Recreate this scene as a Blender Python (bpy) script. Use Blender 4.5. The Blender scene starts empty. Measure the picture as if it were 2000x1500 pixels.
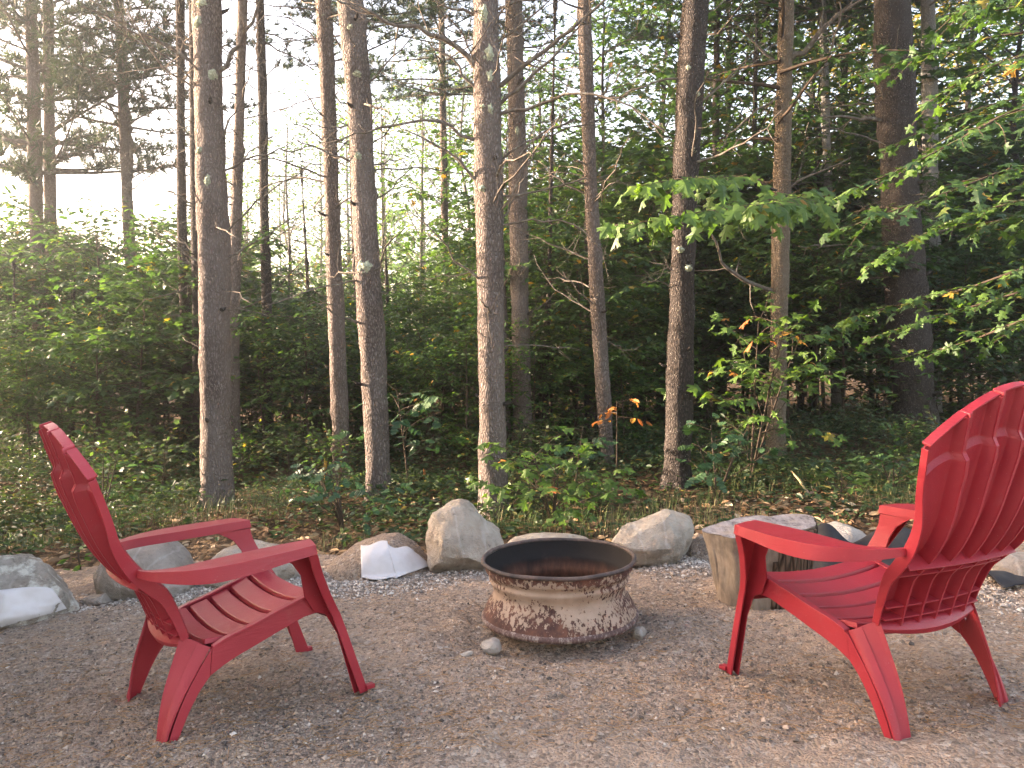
import bpy, math, random
import numpy as np
from mathutils import Vector, Matrix
from mathutils.bvhtree import BVHTree

R = math.radians
C = bpy.context.scene.collection
scene = bpy.context.scene

# ------------------------------------------------------------------ camera
CAM_H, CAM_P, CAM_F = 1.0958, 0.0392, 1570.0          # eye height, pitch down, focal length in pixels of a 2000 px wide frame
cam = bpy.data.cameras.new('camera')
cam.sensor_width = 36.0
cam.lens = 36.0 * CAM_F / 2000.0
cam.clip_start, cam.clip_end = 0.05, 2000
cam_o = bpy.data.objects.new('camera', cam)
cam_o.location = (0, 0, CAM_H)
cam_o.rotation_euler = (R(90) - CAM_P, 0, 0)
C.objects.link(cam_o)
scene.camera = cam_o

# ------------------------------------------------------------------ sky, sun, exposure
SUN_EL, SUN_AZ = 13.0, -75.0                           # elevation; azimuth measured from the view axis (negative = left)
world = bpy.data.worlds.new('World')
scene.world = world
world.use_nodes = True
wn = world.node_tree
sky = wn.nodes.new('ShaderNodeTexSky')
sky.sky_type = 'NISHITA'
sky.sun_disc = False
sky.sun_elevation = R(SUN_EL)
sky.sun_rotation = R(SUN_AZ)
sky.air_density = 1.0
sky.dust_density = 3.0
sky.ozone_density = 0.6
wbg = wn.nodes['Background']
wn.links.new(sky.outputs[0], wbg.inputs[0])
wbg.inputs[1].default_value = 0.15
sun = bpy.data.lights.new('sun', 'SUN')
sun.energy = 5.0
sun.angle = R(0.5)
sun.color = (1.0, 0.89, 0.74)
sun_o = bpy.data.objects.new('sun', sun)
sd = Vector((math.sin(R(SUN_AZ)) * math.cos(R(SUN_EL)), math.cos(R(SUN_AZ)) * math.cos(R(SUN_EL)), math.sin(R(SUN_EL))))
sun_o.rotation_euler = sd.to_track_quat('Z', 'Y').to_euler()
sun_o.location = (-20, 8, 20)
C.objects.link(sun_o)
vs = scene.view_settings
vs.view_transform = 'Standard'
vs.look = 'None'
vs.gamma = 1.0
vs.use_curve_mapping = False
vs.exposure = 3.1
try:
    vs.use_white_balance = True
    vs.white_balance_temperature = 7550
    vs.white_balance_tint = 23
except Exception:
    pass
scene.cycles.max_bounces = 6
scene.cycles.diffuse_bounces = 3
scene.cycles.glossy_bounces = 2
scene.cycles.transmission_bounces = 3
scene.cycles.transparent_max_bounces = 4
scene.cycles.volume_bounces = 0
scene.cycles.caustics_reflective = False
scene.cycles.caustics_refractive = False

# ------------------------------------------------------------------ maths helpers
def smooth(t):
    t = np.clip(t, 0, 1)
    return t * t * (3 - 2 * t)

def _hash(i, j, k, s):
    h = (i.astype(np.int64) * 374761393 + j.astype(np.int64) * 668265263 + k.astype(np.int64) * 2147483647 + s * 1274126177) & 0xffffffff
    h = ((h ^ (h >> 13)) * 1274126177) & 0xffffffff
    h = ((h ^ (h >> 16)) * 2246822519) & 0xffffffff
    return (h ^ (h >> 15)).astype(np.float64) / 4294967295.0

def vnoise(P, scale=1.0, seed=0):
    """value noise in -1..1 at the points P (n,3)"""
    Q = np.asarray(P, float) * scale
    I = np.floor(Q).astype(np.int64)
    f = Q - I
    f = f * f * (3 - 2 * f)
    out = np.zeros(len(Q))
    for a in (0, 1):
        for b in (0, 1):
            for c in (0, 1):
                w = (f[:, 0] if a else 1 - f[:, 0]) * (f[:, 1] if b else 1 - f[:, 1]) * (f[:, 2] if c else 1 - f[:, 2])
                out += w * _hash(I[:, 0] + a, I[:, 1] + b, I[:, 2] + c, seed)
    return out * 2 - 1

def fbm(P, scale, seed, octaves=3, gain=0.5):
    t, a = 0, 1.0
    for o in range(octaves):
        t = t + a * vnoise(P, scale * 2 ** o, seed + 17 * o)
        a *= gain
    return t

def G(x, y):
    """height of the ground: rises to the right, falls gently away from the camera"""
    x = np.asarray(x, float); y = np.asarray(y, float)
    xx = 5.0 * np.tanh(x / 5.0)
    yy = np.clip(y, -3, 5.5)
    return 0.045 * xx - 0.035 * (yy - 2.5)

def at(px, py, Y):
    """the point at world depth Y that is seen at pixel (px, py) of the 2000 x 1500 photograph"""
    c, s = math.cos(CAM_P), math.sin(CAM_P)
    a, b = (px - 1000) / CAM_F, (750 - py) / CAM_F
    d = np.array([a, c + b * s, -s + b * c])
    return np.array([0, 0, CAM_H]) + d * (Y / d[1])

def ground_at(px, py):
    Y = 4.0
    c, s = math.cos(CAM_P), math.sin(CAM_P)
    for _ in range(40):
        p = at(px, py, Y)
        d = (p - np.array([0, 0, CAM_H])) / Y
        zg = float(G(p[0], p[1]))
        Y = 0.5 * Y + 0.5 * min(max((zg - CAM_H) / min(d[2], -0.01), 0.5), 60)
    return at(px, py, Y)

# ------------------------------------------------------------------ mesh helpers
def mk(name, V, F, smooth_shade=True, attr=None):
    """mesh from a vertex array and a face list (arrays (n,3)/(n,4) or a list of them)"""
    me = bpy.data.meshes.new(name)
    V = np.ascontiguousarray(V, dtype=np.float32)
    if isinstance(F, np.ndarray):
        F = [F]
    F = [np.asarray(f, dtype=np.int32) for f in F if len(f)]
    tot = [np.full(len(f), f.shape[1], np.int32) for f in F]
    tot = np.concatenate(tot)
    loops = np.concatenate([f.ravel() for f in F])
    start = np.concatenate([[0], np.cumsum(tot)[:-1]]).astype(np.int32)
    me.vertices.add(len(V)); me.vertices.foreach_set('co', V.ravel())
    me.loops.add(len(loops)); me.loops.foreach_set('vertex_index', loops)
    me.polygons.add(len(tot)); me.polygons.foreach_set('loop_start', start); me.polygons.foreach_set('loop_total', tot)
    me.polygons.foreach_set('use_smooth', np.full(len(tot), bool(smooth_shade)))
    me.update(calc_edges=True)
    if attr is not None:
        a = me.attributes.new('rnd', 'FLOAT', 'POINT')
        a.data.foreach_set('value', np.ascontiguousarray(attr, dtype=np.float32))
    return me

class MB:
    """collects pieces of geometry for ONE mesh"""
    def __init__(self):
        self.V, self.F, self.A, self.n = [], {}, [], 0
    def add(self, V, F, a=0.5):
        V = np.asarray(V, float)
        if not isinstance(F, (list, tuple)) or (len(F) and not isinstance(F[0], np.ndarray)):
            F = [np.asarray(F)]
        for f in F:
            f = np.asarray(f)
            self.F.setdefault(f.shape[1], []).append(f + self.n)
        self.V.append(V)
        self.A.append(np.full(len(V), a) if np.isscalar(a) else np.asarray(a))
        self.n += len(V)
        return self
    def arrays(self):
        return np.concatenate(self.V), [np.concatenate(f) for f in self.F.values()], np.concatenate(self.A)
    def mesh(self, name, smooth_shade=True):
        V, F, A = self.arrays()
        return mk(name, V, F, smooth_shade, A)
    def build(self, name, m, parent=None, smooth_shade=True):
        return put(name, self.mesh(name, smooth_shade), m, parent)

def put(name, me, m, parent=None, loc=None):
    if m is not None and not me.materials:
        me.materials.append(m)
    o = bpy.data.objects.new(name, me)
    C.objects.link(o)
    if parent is not None:
        o.parent = parent
    if loc is not None:
        o.location = loc
    return o

def thing(name, label, cat, loc=(0, 0, 0), rz=0.0, group=None):
    o = bpy.data.objects.new(name, None)
    o.empty_display_size = 0.1
    o.location = loc
    o.rotation_euler = (0, 0, rz)
    C.objects.link(o)
    return tag(o, label, cat, group)

def tag(o, label=None, cat=None, group=None, kind=None):
    if label: o['label'] = label
    if cat: o['category'] = cat
    if group: o['group'] = group
    if kind: o['kind'] = kind
    return o

def copy_tree(o, parent=None):
    c = o.copy(); C.objects.link(c)
    if parent is not None:
        c.parent = parent
    for ch in list(o.children):
        copy_tree(ch, c)
    return c

def box(c, s):
    c = np.asarray(c, float); h = np.asarray(s, float) / 2
    V = np.array([[x, y, z] for z in (-1, 1) for y in (-1, 1) for x in (-1, 1)]) * h + c
    F = np.array([[0, 2, 3, 1], [4, 5, 7, 6], [0, 1, 5, 4], [2, 6, 7, 3], [0, 4, 6, 2], [1, 3, 7, 5]])
    return V, F

def tube(P, r, n=8, cap=True):
    """tapered tube along the polyline P with radii r"""
    P = np.asarray(P, float); m = len(P)
    r = np.broadcast_to(np.asarray(r, float), (m,))
    T = np.gradient(P, axis=0)
    T /= np.linalg.norm(T, axis=1)[:, None] + 1e-12
    ref = np.array([0, 0, 1.0]) if abs(T[:, 2]).mean() < 0.8 else np.array([1.0, 0, 0])
    U = np.cross(T, ref); U /= np.linalg.norm(U, axis=1)[:, None] + 1e-12
    W = np.cross(T, U)
    a = np.arange(n) * 2 * math.pi / n
    V = P[:, None, :] + r[:, None, None] * (np.cos(a)[None, :, None] * U[:, None, :] + np.sin(a)[None, :, None] * W[:, None, :])
    V = V.reshape(-1, 3)
    i = np.arange(m - 1)[:, None] * n; j = np.arange(n)[None, :]; k = (j + 1) % n
    F = np.stack([i + j, i + k, i + n + k, i + n + j], -1).reshape(-1, 4)
    Fs = [F]
    if cap:
        V = np.vstack([V, P[0], P[-1]])
        b, t = m * n, m * n + 1
        j = np.arange(n); k = (j + 1) % n
        Fs.append(np.vstack([np.stack([np.full(n, b), k, j], -1), np.stack([np.full(n, t), (m - 1) * n + j, (m - 1) * n + k], -1)]))
    return V, Fs

def sheet(A, B):
    """closed slab between the two vertex grids A and B (rows, cols, 3)"""
    A = np.asarray(A, float); B = np.asarray(B, float)
    r, c = A.shape[:2]
    V = np.vstack([A.reshape(-1, 3), B.reshape(-1, 3)])
    i, j = np.meshgrid(np.arange(r - 1), np.arange(c - 1), indexing='ij')
    q = np.stack([i * c + j, i * c + j + 1, (i + 1) * c + j + 1, (i + 1) * c + j], -1).reshape(-1, 4)
    n = r * c
    F = [q, q[:, ::-1] + n]
    ring = [(0, k) for k in range(c)] + [(k, c - 1) for k in range(1, r)] + [(r - 1, k) for k in range(c - 2, -1, -1)] + [(k, 0) for k in range(r - 2, 0, -1)]
    ids = np.array([a * c + b for a, b in ring])
    nx = np.roll(ids, -1)
    F.append(np.stack([ids, ids + n, nx + n, nx], -1))
    return V, np.vstack(F)

def slab(A, nrm, t):
    A = np.asarray(A, float)
    return sheet(A, A + np.asarray(nrm, float) * t)

def prism(poly, x0, x1):
    """polygon in the (y,z) plane extruded from x0 to x1 (polygon must be roughly strip-like: first half top edge, second half bottom edge reversed)"""
    n = len(poly) // 2
    top = np.array(poly[:n]); bot = np.array(poly[n:][::-1])
    A = np.zeros((n, 2, 3)); B = np.zeros((n, 2, 3))
    for g, x in ((A, x0), (B, x1)):
        g[:, 0, 0] = x; g[:, 1, 0] = x
        g[:, 0, 1:] = top; g[:, 1, 1:] = bot
    return sheet(A, B)

def shade(o, angle=35):
    """smooth the mesh except across sharp edges"""
    me = o.data
    try:
        me.set_sharp_from_angle(angle=R(angle))
    except Exception:
        pass
    return o

def bevel(o, w=0.004, seg=2):
    b = o.modifiers.new('bevel', 'BEVEL'); b.width = w; b.segments = seg; b.limit_method = 'ANGLE'; b.angle_limit = R(35)
    b.harden_normals = True
    return o

# ------------------------------------------------------------------ materials
class N:
    """small node-tree writer"""
    def __init__(self, name):
        self.m = bpy.data.materials.new(name); self.m.use_nodes = True
        self.t = self.m.node_tree; self.b = self.t.nodes['Principled BSDF']; self.out = self.t.nodes['Material Output']
    def n(self, kind, **kw):
        x = self.t.nodes.new(kind)
        for k, v in kw.items():
            if k.startswith('i_'):
                key = k[2:].replace('_', ' ')
                x.inputs[key].default_value = v
            else:
                setattr(x, k, v)
        return x
    def l(self, a, b):
        self.t.links.new(a, b)
    def coord(self, scale=(1, 1, 1), kind='Object', shift=True):
        tc = self.n('ShaderNodeTexCoord'); mp = self.n('ShaderNodeMapping')
        mp.inputs['Scale'].default_value = scale
        self.l(tc.outputs[kind], mp.inputs['Vector'])
        if shift:
            oi = self.n('ShaderNodeObjectInfo'); mu = self.n('ShaderNodeMath', operation='MULTIPLY'); mu.inputs[1].default_value = 40
            self.l(oi.outputs['Random'], mu.inputs[0]); self.l(mu.outputs[0], mp.inputs['Location'])
        return mp.outputs[0]
    def noise(self, v, scale, detail=4, rough=0.55):
        x = self.n('ShaderNodeTexNoise'); x.inputs['Scale'].default_value = scale; x.inputs['Detail'].default_value = detail; x.inputs['Roughness'].default_value = rough
        self.l(v, x.inputs['Vector']); return x.outputs['Fac']
    def voro(self, v, scale, feature='F1', out='Distance', rnd=1.0):
        x = self.n('ShaderNodeTexVoronoi', feature=feature); x.inputs['Scale'].default_value = scale; x.inputs['Randomness'].default_value = rnd
        self.l(v, x.inputs['Vector']); return x.outputs[out]
    def ramp(self, v, stops, interp='LINEAR'):
        x = self.n('ShaderNodeValToRGB'); x.color_ramp.interpolation = interp
        e = x.color_ramp.elements
        while len(e) < len(stops): e.new(0.5)
        for s, (p, c) in zip(e, stops):
            s.position = p; s.color = (*c, 1) if len(c) == 3 else c
        self.l(v, x.inputs['Fac']); return x.outputs['Color']
    def mix(self, f, a, b, blend='MIX'):
        x = self.n('ShaderNodeMix', data_type='RGBA', blend_type=blend)
        for sock, val in ((x.inputs[0], f), (x.inputs[6], a), (x.inputs[7], b)):
            if hasattr(val, 'is_output'): self.l(val, sock)
            elif isinstance(val, (int, float)): sock.default_value = val
            else: sock.default_value = (*val, 1)
        return x.outputs[2]
    def math(self, op, a, b=0.0):
        x = self.n('ShaderNodeMath', operation=op)
        for sock, val in ((x.inputs[0], a), (x.inputs[1], b)):
            if hasattr(val, 'is_output'): self.l(val, sock)
            else: sock.default_value = val
        return x.outputs[0]
    def bump(self, h, strength=0.5, dist=0.01, base=None):
        x = self.n('ShaderNodeBump'); x.inputs['Strength'].default_value = strength; x.inputs['Distance'].default_value = dist
        self.l(h, x.inputs['Height'])
        if base is not None: self.l(base, x.inputs['Normal'])
        return x.outputs[0]
    def fin(self, color=None, rough=0.8, normal=None, spec=0.3, metal=0.0):
        b = self.b
        if color is not None:
            if hasattr(color, 'is_output'): self.l(color, b.inputs['Base Color'])
            else: b.inputs['Base Color'].default_value = (*color, 1)
        if hasattr(rough, 'is_output'): self.l(rough, b.inputs['Roughness'])
        else: b.inputs['Roughness'].default_value = rough
        b.inputs['Specular IOR Level'].default_value = spec
        if hasattr(metal, 'is_output'): self.l(metal, b.inputs['Metallic'])
        else: b.inputs['Metallic'].default_value = metal
        if normal is not None: self.l(normal, b.inputs['Normal'])
        return self.m

def bark_mat(name, dark, light, lichen=0.5, scale=1.0, speck=True):
    n = N(name)
    v0 = n.coord((1, 1, 0.38))
    wob = n.n('ShaderNodeTexNoise'); wob.inputs['Scale'].default_value = 22; wob.inputs['Detail'].default_value = 3; n.l(v0, wob.inputs['Vector'])
    v = n.mix(0.035, v0, wob.outputs['Color'], 'ADD')
    edge = n.voro(v, 62 * scale, 'DISTANCE_TO_EDGE')
    v2 = n.coord((1, 1, 0.5))
    fine = n.noise(v2, 60 * scale, 5)
    big = n.noise(n.coord((1, 1, 0.4)), 3.0, 3)
    e = n.ramp(edge, [(0.0, (0, 0, 0)), (0.30, (1, 1, 1))])
    f = n.math('ADD', n.math('MULTIPLY', e, 0.36), n.math('MULTIPLY', fine, 0.75))
    col = n.ramp(f, [(0.15, tuple(c * 0.55 for c in dark)), (0.5, dark), (0.95, light)])
    col = n.mix(n.ramp(big, [(0.4, (0, 0, 0)), (0.65, (0.55, 0.55, 0.55))]), col, tuple(0.6 * a + 0.4 * b for a, b in zip(light, dark)))
    v3 = n.coord((1, 1, 1))
    if speck:
        sp = n.voro(v3, 42)
        col = n.mix(n.ramp(sp, [(0.10, (0.6, 0.6, 0.6)), (0.17, (0, 0, 0))]), col, (0.42, 0.42, 0.36))
    if lichen > 0:
        li = n.noise(v3, 7.5, 6, 0.65)
        k = 0.72 - 0.08 * lichen
        col = n.mix(n.ramp(li, [(k, (0, 0, 0)), (k + 0.05, (0.75, 0.75, 0.75))]), col, (0.34, 0.38, 0.27))
    h = n.math('ADD', n.math('MULTIPLY', e, 1.0), n.math('MULTIPLY', fine, 0.6))
    return n.fin(col, 0.95, n.bump(h, 0.9, 0.012), 0.15)

def leaf_mat(name, stops, use_obj=False, trans=0.42, tint=(1.15, 1.25, 0.6)):
    n = N(name)
    if use_obj:
        f = n.n('ShaderNodeObjectInfo').outputs['Random']
    else:
        at_ = n.n('ShaderNodeAttribute'); at_.attribute_name = 'rnd'
        oi = n.n('ShaderNodeObjectInfo')
        f = n.math('FRACT', n.math('ADD', at_.outputs['Fac'], n.math('MULTIPLY', oi.outputs['Random'], 0.07)))
    col = n.ramp(f, stops)
    ve = n.noise(n.coord((1, 1, 1), shift=False), 30, 2)
    col = n.mix(n.math('MULTIPLY', ve, 0.35), col, (0.02, 0.04, 0.015))
    n.fin(col, 0.5, None, 0.35)
    tr = n.n('ShaderNodeBsdfTranslucent')
    n.l(n.mix(1.0, col, tint, 'MULTIPLY'), tr.inputs['Color'])
    ms = n.n('ShaderNodeMixShader'); ms.inputs[0].default_value = trans
    n.l(n.b.outputs[0], ms.inputs[1]); n.l(tr.outputs[0], ms.inputs[2]); n.l(ms.outputs[0], n.out.inputs['Surface'])
    return n.m

M = {}
GREEN_D = [(0.0, (0.030, 0.076, 0.028)), (0.45, (0.050, 0.114, 0.038)), (0.8, (0.078, 0.158, 0.047)), (0.97, (0.12, 0.20, 0.05)), (0.985, (0.38, 0.26, 0.04)), (1.0, (0.36, 0.16, 0.03))]
GREEN_M = [(0.0, (0.045, 0.105, 0.028)), (0.5, (0.075, 0.160, 0.036)), (0.95, (0.12, 0.22, 0.045)), (0.985, (0.40, 0.30, 0.05)), (1.0, (0.42, 0.20, 0.05))]
GREEN_L = [(0.0, (0.07, 0.15, 0.03)), (0.5, (0.12, 0.23, 0.045)), (0.965, (0.16, 0.27, 0.05)), (0.985, (0.42, 0.32, 0.05)), (1.0, (0.50, 0.24, 0.05))]
BLUEG = [(0.0, (0.030, 0.080, 0.040)), (0.6, (0.050, 0.120, 0.050)), (1.0, (0.075, 0.155, 0.055))]
FALL = [(0.0, (0.50, 0.26, 0.04)), (0.5, (0.55, 0.20, 0.05)), (1.0, (0.42, 0.12, 0.04))]
M['leaf_dark'] = leaf_mat('dark_leaf', GREEN_D)
M['leaf_mid'] = leaf_mat('mid_green_leaf', GREEN_M)
M['leaf_light'] = leaf_mat('light_green_leaf', GREEN_L, trans=0.5)
M['leaf_sunlit'] = leaf_mat('sunlit_gold_leaf', [(0.0, (0.14, 0.18, 0.03)), (0.4, (0.30, 0.24, 0.035)), (1.0, (0.45, 0.27, 0.04))], trans=0.5)  # gold of low sunlight put into the leaf colour
M['leaf_o_light'] = leaf_mat('maple_leaf_light', [(p, tuple(.84 * x for x in c)) for p, c in GREEN_L], True, 0.42)
M['leaf_under'] = leaf_mat('undergrowth_leaf', [(0.0, (0.030, 0.062, 0.028)), (0.5, (0.055, 0.100, 0.042)), (0.9, (0.095, 0.140, 0.058)), (0.96, (0.17, 0.17, 0.06)), (1.0, (0.30, 0.19, 0.06))], trans=0.35)
M['leaf_o_mid'] = leaf_mat('maple_leaf_mid', GREEN_D, True, 0.36)
M['leaf_o_blue'] = leaf_mat('oak_leaf_blue', BLUEG, True, 0.3)
M['leaf_o_fall'] = leaf_mat('fallen_leaf', FALL, True, 0.4, (1.1, 1.0, 0.7))
M['needle'] = leaf_mat('pine_needle_green', [(0.0, (0.020, 0.050, 0.026)), (0.6, (0.040, 0.085, 0.038)), (1.0, (0.075, 0.115, 0.045))], trans=0.2)
M['bark'] = bark_mat('pine_bark', (0.125, 0.098, 0.082), (0.30, 0.255, 0.225), 0.55)
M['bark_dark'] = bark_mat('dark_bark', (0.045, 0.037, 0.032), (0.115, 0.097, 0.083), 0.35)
M['bark_maple'] = bark_mat('maple_bark', (0.15, 0.115, 0.082), (0.30, 0.24, 0.175), 0.0, 1.3, False)
M['bark_grey'] = bark_mat('grey_bark', (0.20, 0.19, 0.17), (0.40, 0.38, 0.35), 0.7, 1.2)
def _branch():
    n = N('dead_branch'); v = n.coord((1, 1, 1))
    return n.fin(n.ramp(n.noise(v, 25, 4), [(0.3, (0.085, 0.068, 0.055)), (0.6, (0.17, 0.145, 0.12)), (0.72, (0.32, 0.33, 0.26))]), 0.95, None, 0.1)
M['branch'] = _branch()
def _twig():
    n = N('twig'); return n.fin((0.075, 0.055, 0.04), 0.9, None, 0.1)
M['twig'] = _twig()
def _lichen():
    n = N('lichen'); v = n.coord((1, 1, 1))
    return n.fin(n.ramp(n.noise(v, 60, 4), [(0.3, (0.22, 0.25, 0.16)), (0.65, (0.46, 0.48, 0.36))]), 1.0, n.bump(n.noise(v, 110, 3), 0.8, 0.006), 0.05)
M['lichen'] = _lichen()

# ------------------------------------------------------------------ ground
def axis(lo, hi, dlo, dhi, fine, coarse_pow=1.25):
    core = np.arange(dlo, dhi + fine / 2, fine)
    left, s = [dlo], fine
    while left[-1] > lo:
        s *= coarse_pow; left.append(left[-1] - s)
    right, s = [core[-1]], fine
    while right[-1] < hi:
        s *= coarse_pow; right.append(right[-1] + s)
    return np.concatenate([np.array(left[:0:-1]), core, np.array(right[1:])])

def gravel_z(x, y):
    P = np.stack([x, y, np.zeros_like(x)], 1)
    z = G(x, y)
    near = smooth((6.5 - np.abs(x)) / 3) * smooth((y + 2) / 2)
    z = z + near * (0.014 * fbm(P, 2.2, 3, 3) + 0.008 * fbm(P, 9, 5, 3) + 0.0045 * fbm(P, 34, 9, 2))
    # a worn hollow round the fire ring and scuffs by the feet of the chairs
    d = np.hypot(x - 0.196, y - 3.25)
    z = z - 0.042 * np.exp(-((d - 0.31) / 0.09) ** 2) * smooth((3.35 - y) / 0.3)
    z = z + 0.020 * np.exp(-((d - 0.56) / 0.10) ** 2) * (0.5 + 0.5 * vnoise(P, 4, 2))
    edge = 4.72 + 0.10 * vnoise(P, 1.3, 8) + 0.05 * vnoise(P, 4, 4)
    return z - 0.22 * smooth((y - edge) / 0.35)

gx = axis(-14, 14, -3.2, 3.2, 0.0145); gy = axis(-14, 5.6, 1.15, 5.2, 0.0145)
XX, YY = np.meshgrid(gx, gy)
ZZ = gravel_z(XX.ravel(), YY.ravel())
V = np.stack([XX.ravel(), YY.ravel(), ZZ], 1)
r_, c_ = XX.shape
ii, jj = np.meshgrid(np.arange(r_ - 1), np.arange(c_ - 1), indexing='ij')
F = np.stack([ii * c_ + jj, ii * c_ + jj + 1, (ii + 1) * c_ + jj + 1, (ii + 1) * c_ + jj], -1).reshape(-1, 4)

def gravel_mat(name='sandy_gravel', scale=1.0):
    n = N(name)
    v = n.coord((1, 1, 1), shift=False)
    big = n.noise(v, 0.9 * scale, 4); mid = n.noise(v, 7 * scale, 5, 0.6); fine = n.noise(v, 90 * scale, 4, 0.7)
    cells = n.voro(v, 120 * scale, 'F1', 'Color'); dist = n.voro(v, 120 * scale)
    cells2 = n.voro(v, 52 * scale, 'F1', 'Color'); dist2 = n.voro(v, 52 * scale)
    sand = n.ramp(n.math('ADD', n.math('MULTIPLY', mid, 0.6), n.math('MULTIPLY', big, 0.4)), [(0.28, (0.195, 0.136, 0.097)), (0.5, (0.36, 0.256, 0.185)), (0.72, (0.47, 0.348, 0.258))])
    st = n.ramp(cells, [(0.0, (0.07, 0.06, 0.055)), (0.22, (0.20, 0.152, 0.118)), (0.6, (0.36, 0.27, 0.205)), (0.88, (0.47, 0.37, 0.295)), (1.0, (0.64, 0.56, 0.48))])
    st2 = n.ramp(cells2, [(0.0, (0.085, 0.072, 0.063)), (0.5, (0.29, 0.22, 0.175)), (1.0, (0.55, 0.475, 0.40))])
    m1 = n.ramp(mid, [(0.35, (0.85, 0.85, 0.85)), (0.62, (0.35, 0.35, 0.35))])
    col = n.mix(m1, sand, st)
    m2 = n.ramp(n.math('SUBTRACT', n.noise(v, 26 * scale, 2), n.math('MULTIPLY', dist2, 0.35)), [(0.33, (0, 0, 0)), (0.4, (0.8, 0.8, 0.8))])
    col = n.mix(m2, col, st2)
    h = n.math('ADD', n.math('ADD', n.math('MULTIPLY', dist, -0.9), n.math('MULTIPLY', fine, 0.8)), n.math('MULTIPLY', n.math('MULTIPLY', dist2, m2), -0.9))
    return n.fin(col, 0.95, n.bump(h, 0.9, 0.011), 0.12)
M['gravel'] = gravel_mat()
me = mk('gravel_ground', V, F)
o = put('gravel_ground', me, M['gravel']); tag(o, kind='structure', label='sandy gravel clearing scattered with pine needles')

# forest floor: one sheet out to the horizon
fx = axis(-80, 80, -9, 9, 0.12, 1.18); fy = axis(-40, 80, 4.0, 14, 0.10, 1.18)
XX, YY = np.meshgrid(fx, fy)
def floor_z(x, y):
    P = np.stack([x, y, np.zeros_like(x)], 1)
    z = G(x, y) + 0.05 * fbm(P, 0.5, 21, 3) * smooth((60 - np.hypot(x, y)) / 30) + 0.02 * fbm(P, 3, 22, 2)
    inside = smooth((4.95 - y) / 0.5) * smooth((13.2 - np.abs(x)) / 0.6) * smooth((y + 13) / 0.6)
    return z - 0.16 * inside + 0.02
ZZ = floor_z(XX.ravel(), YY.ravel())
V = np.stack([XX.ravel(), YY.ravel(), ZZ], 1)
r_, c_ = XX.shape
ii, jj = np.meshgrid(np.arange(r_ - 1), np.arange(c_ - 1), indexing='ij')
F = np.stack([ii * c_ + jj, ii * c_ + jj + 1, (ii + 1) * c_ + jj + 1, (ii + 1) * c_ + jj], -1).reshape(-1, 4)
def floor_mat():
    n = N('leaf_litter_soil'); v = n.coord((1, 1, 1), shift=False)
    a = n.noise(v, 3, 5, 0.6); c = n.voro(v, 26, 'F1', 'Color'); d = n.voro(v, 26)
    soil = n.ramp(a, [(0.3, (0.040, 0.028, 0.018)), (0.55, (0.085, 0.058, 0.038)), (0.75, (0.15, 0.10, 0.062))])
    lit = n.ramp(c, [(0.0, (0.05, 0.032, 0.02)), (0.4, (0.12, 0.075, 0.042)), (0.8, (0.19, 0.125, 0.072)), (1.0, (0.30, 0.21, 0.13))])
    col = n.mix(n.ramp(n.noise(v, 9, 3), [(0.4, (0.1, 0.1, 0.1)), (0.6, (0.8, 0.8, 0.8))]), soil, lit)
    h = n.math('ADD', n.math('MULTIPLY', d, -1.0), n.noise(v, 40, 4))
    return n.fin(col, 1.0, n.bump(h, 1.0, 0.03), 0.05)
M['floor'] = floor_mat()
o = put('forest_floor', mk('forest_floor', V, F), M['floor']); tag(o, kind='structure', label='brown leaf littered woodland floor')

# loose stones, needles and crumbs on the gravel
rg = np.random.default_rng(11)
OCT_V = np.array([[1, 0, 0], [-1, 0, 0], [0, 1, 0], [0, -1, 0], [0, 0, 1], [0, 0, -1]], float)
OCT_F = np.array([[0, 2, 4], [2, 1, 4], [1, 3, 4], [3, 0, 4], [2, 0, 5], [1, 2, 5], [3, 1, 5], [0, 3, 5]])
def scatter_stones(name, x, y, s, m, sink=0.25):
    k = len(x)
    z = gravel_z(x, y)
    a = rg.uniform(0, 2 * math.pi, k)
    S = s[:, None] * rg.uniform(0.6, 1.25, (k, 3)) * np.array([1, 1, 0.72])
    J = OCT_V[None] * S[:, None, :] + rg.normal(0, 0.18, (k, 6, 3)) * s[:, None, None]
    ca, sa = np.cos(a)[:, None], np.sin(a)[:, None]
    Vx = J[:, :, 0] * ca - J[:, :, 1] * sa + x[:, None]
    Vy = J[:, :, 0] * sa + J[:, :, 1] * ca + y[:, None]
    Vz = J[:, :, 2] + (z + S[:, 2] * (1 - 2 * sink))[:, None]
    V = np.stack([Vx, Vy, Vz], -1).reshape(-1, 3)
    F = (OCT_F[None] + (np.arange(k) * 6)[:, None, None]).reshape(-1, 3)
    o = put(name, mk(name, V, F, False, np.repeat(rg.uniform(0, 1, k), 6)), m)
    return o
def pebble_mat():
    n = N('pebble'); a = n.n('ShaderNodeAttribute'); a.attribute_name = 'rnd'
    col = n.ramp(a.outputs['Fac'], [(0.0, (0.075, 0.062, 0.055)), (0.22, (0.17, 0.135, 0.11)), (0.62, (0.35, 0.252, 0.184)), (0.96, (0.45, 0.345, 0.265)), (1.0, (0.60, 0.53, 0.46))])
    return n.fin(col, 0.9, None, 0.15)
M['pebble'] = pebble_mat()
k = 52000
py_ = 1100 + 400 * rg.uniform(0, 1, k) ** 0.8
px_ = rg.uniform(-60, 2060, k)
dd = (CAM_H - 0.0) / ((py_ - 693) / CAM_F)
x = (px_ - 1000) / CAM_F * dd; y = dd
P = np.stack([x, y, np.zeros(k)], 1)
keep = rg.uniform(-1, 1, k) < fbm(P, 1.6, 31, 3) * 1.1 + 0.30 * vnoise(P, 7, 4) + 0.15
x, y = x[keep], y[keep]
s = np.clip(np.exp(rg.normal(math.log(0.0032), 0.42, len(x))), 0.0015, 0.011)
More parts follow.
